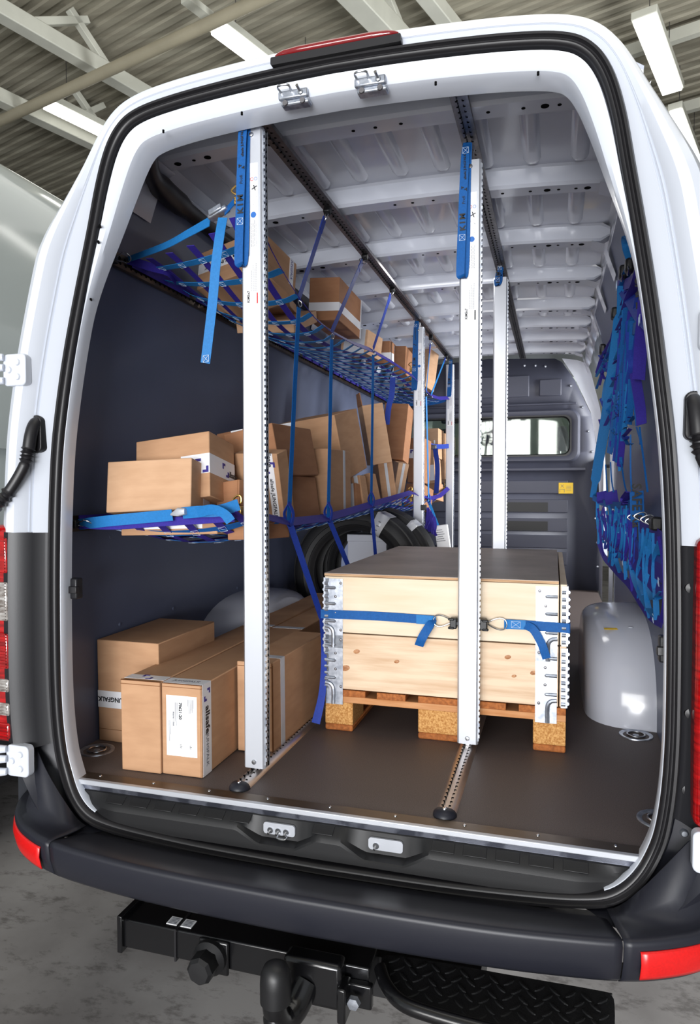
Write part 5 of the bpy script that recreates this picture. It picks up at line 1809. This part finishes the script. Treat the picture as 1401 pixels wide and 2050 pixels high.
big = strand('main_strap', [(1248, 572), (1240, 640), (1230, 720), (1216, 820), (1202, 900), (1192, 960), (1186, 996)], [.026] * 6 + [.048] * 25 + [.03] * 6, 'web_l', t, side=(.9, -.35, 0), off=.03)
mts = ['web_v', 'web', 'web_d', 'web_l', 'web']
for k in range(20):
    a = random.uniform(1238, 1282)
    f = random.random()
    xe = lerp(1192, 1262, f)
    ye = lerp(760, 930, smooth(0, .55, f)) - 60 * smooth(.6, 1, f) + random.uniform(-25, 25)
    y0 = random.uniform(575, 680)
    strand('net_strand', [(a, y0), (lerp(a, xe, .35), lerp(y0, ye, .3)), (lerp(a, xe, .75) + random.uniform(-6, 6), lerp(y0, ye, .7)), (xe, ye)], random.choice([.012, .018, .026]), mts[k % 5], t, 2, side=(.9, -.6, random.uniform(-.2, .2)), off=random.uniform(0, .03))
for k in range(26):
    x0 = random.uniform(1190, 1255)
    y0 = random.uniform(700, 850) if x0 < 1225 else random.uniform(780, 890)
    strand('net_mesh', [(x0, y0), (x0 + 8, y0 + random.uniform(6, 22)), (x0 + random.uniform(14, 24), y0 + random.uniform(-8, 12))], .014, mts[k % 5], t, 3)
for px, py in ((1268, 532), (1230, 628), (1206, 700), (1252, 545)):
    link('snap_hook', MB().box(rn(px, py, .02), (.03, .05, .05)), M['hitch_m'], t, bevel=.01)
    wire_ring('wire_ring', rn(px + 2, py + 8, .03), .016, .02, .003, t, 'steel', nrm=(1, .3, 0))
for px, py in ((1247, 571), (1290, 640), (1274, 718)):
    c = rn(px, py, .045)
    m = MB()
    q = [c + Vector((.002, a, b)) for a, b in ((-.02, -.014), (.02, -.014), (.02, .014), (-.02, .014))]
    for a_, b_ in ((0, 1), (1, 2), (2, 3), (3, 0), (0, 2), (1, 3)):
        m.tube([q[a_], q[b_]], .001, 5)
    link('stitching', m, M['thread'], t)
text_part('lettering', 'SAFE', .05, frame_M(rn(1288, 585, .03), (.05, -.1, -1), (-.35, -1, 0)), M['ink'], t, extrude=.0003, bold=.001)
for pp in ([(1262, 870), (1262, 930), (1263, 965), (1265, 985)], [(1238, 885), (1244, 930), (1250, 970), (1256, 990)], [(1222, 925), (1224, 960), (1228, 985)], [(1280, 855), (1284, 890), (1290, 935), (1296, 985)], [(1212, 930), (1214, 960), (1216, 985)], [(1274, 855), (1281, 880), (1281, 890)]):
    strand('hanging_cord', pp, .006, 'web', t)

t = thing('cargo_net', 'blue net hanging in loose folds on the right wall, low over the wheel arch', 'cargo net', rn(1250, 1000))
strand('border_strap', [(1186, 996), (1205, 1006), (1230, 1012), (1256, 1010), (1270, 1002)], .030, 'web', t, side=(0, .1, 1))
strand('border_strap', [(1262, 985), (1250, 1010), (1258, 1004)], .03, 'web_v', t)
for pp, mt, wd in (([(1205, 984), (1206, 1000), (1208, 1006)], 'web_v', .055), ([(1222, 984), (1224, 1000), (1226, 1008)], 'web_v', .055), ([(1262, 985), (1252, 1000), (1258, 1008)], 'web_v', .04), ([(1274, 984), (1275, 1010), (1276, 1040), (1276, 1046)], 'web', .048)):
    strand('label_strap', pp, wd, mt, t, side=(.95, -.5, 0), off=.02)
text_part('lettering', 'SAFE Ra', .045, frame_M(rn(1276, 1012, .034) + Vector((-.004, -.004, 0)), (.02, -.02, -1), (-.45, -1, 0)), M['ink'], t, extrude=.0003, bold=.001)
# folds of the hammock: hanging loops between the top border and the bottom curve
top_c = [(1192, 1004), (1215, 1012), (1240, 1014), (1262, 1012), (1285, 1055), (1305, 1062), (1326, 1075)]
bot_c = [(1196, 1080), (1212, 1120), (1232, 1140), (1258, 1165), (1285, 1215), (1305, 1240), (1326, 1246)]


def pl2(tab, f):
    k = f * (len(tab) - 1)
    i = min(int(k), len(tab) - 2)
    return (lerp(tab[i][0], tab[i + 1][0], k - i), lerp(tab[i][1], tab[i + 1][1], k - i))


for k in range(12):
    f = (k + .5) / 12
    a, b = pl2(top_c, f), pl2(bot_c, min(1, max(0, f + random.uniform(-.03, .05))))
    bul = random.uniform(-10, 10)
    strand('net_strand', [a, (lerp(a[0], b[0], .3) + bul, lerp(a[1], b[1], .35)), (lerp(a[0], b[0], .7) + bul, lerp(a[1], b[1], .75)), b], random.choice([.010, .014, .018]), ['web_l', 'web_v', 'web', 'web_l', 'web_l'][k % 5], t, 2, side=(.9, -.6, random.uniform(-.3, .3)), off=random.uniform(0, .04))
for k in range(12):
    f = .02 + .5 * k / 12
    a, b = pl2(top_c, f), pl2(bot_c, min(1, f + .04))
    y0 = lerp(a[1], b[1], random.uniform(.0, .3))
    strand('net_loop', [(a[0], y0), (a[0] + 7, lerp(y0, b[1], .4)), (b[0] + 2, lerp(y0, b[1], .8)), (b[0] + 10, lerp(y0, b[1], .6)), (a[0] + 14, y0)], .010, ['web_v', 'web_l', 'web_d'][k % 3], t, 2, side=(.9, -.6, 0), off=random.uniform(.01, .05))
for g, mt, wd in ((1.0, 'web_v', .030), (.62, 'web_v', .034), (.30, 'web_d', .018)):
    pp = []
    for k in range(9):
        a, b = pl2(top_c, k / 8), pl2(bot_c, k / 8)
        pp.append((lerp(a[0], b[0], g), lerp(a[1], b[1], g) + random.uniform(-4, 4)))
    strand('fold_strap', pp, wd, mt, t, side=(.2, .2, 1), off=.02)
strand('border_strap', [(1280, 1050), (1296, 1062), (1312, 1072), (1328, 1085)], .05, 'web_v', t, side=(0, 0, 1), off=.03)
strand('border_strap', [(1262, 1080), (1272, 1105), (1290, 1125), (1328, 1150)], .055, 'web_v', t, side=(0, .2, 1), off=.03)
for pp in ([(1290, 1060), (1288, 1100), (1278, 1150), (1290, 1190)], [(1306, 1068), (1300, 1110), (1296, 1160), (1308, 1200), (1326, 1185)], [(1322, 1085), (1312, 1120), (1310, 1165), (1318, 1200)], [(1262, 1120), (1270, 1160), (1290, 1205), (1312, 1235)]):
    strand('net_strand', pp, .020, 'web_l', t, side=(.8, -.6, .1), off=.035)
for px, py in ((1268, 1036), (1296, 1040), (1306, 1044), (1282, 1034)):
    wire_ring('wire_ring', rn(px, py, .02), .02, .018, .0025, t, 'steel', nrm=(.6, .8, 0))
link('rail_fitting', MB().box(rn(1312, 1048, .01), (.03, .07, .04)), M['hitch_m'], t, bevel=.006)
m = MB()
for px, py in ((1237, 1060), (1252, 1062), (1253, 1100), (1262, 1120), (1246, 1125), (1292, 1148), (1322, 1165), (1310, 1238), (1280, 1205)):
    c = rn(px, py, .045)
    q = [c + Vector((0, a, b)) for a, b in ((-.012, -.012), (.012, -.008), (.012, .012), (-.012, .008))]
    for a_, b_ in ((0, 1), (1, 2), (2, 3), (0, 2)):
        m.tube([q[a_], q[b_]], .0009, 5)
link('stitching', m, M['thread'], t)
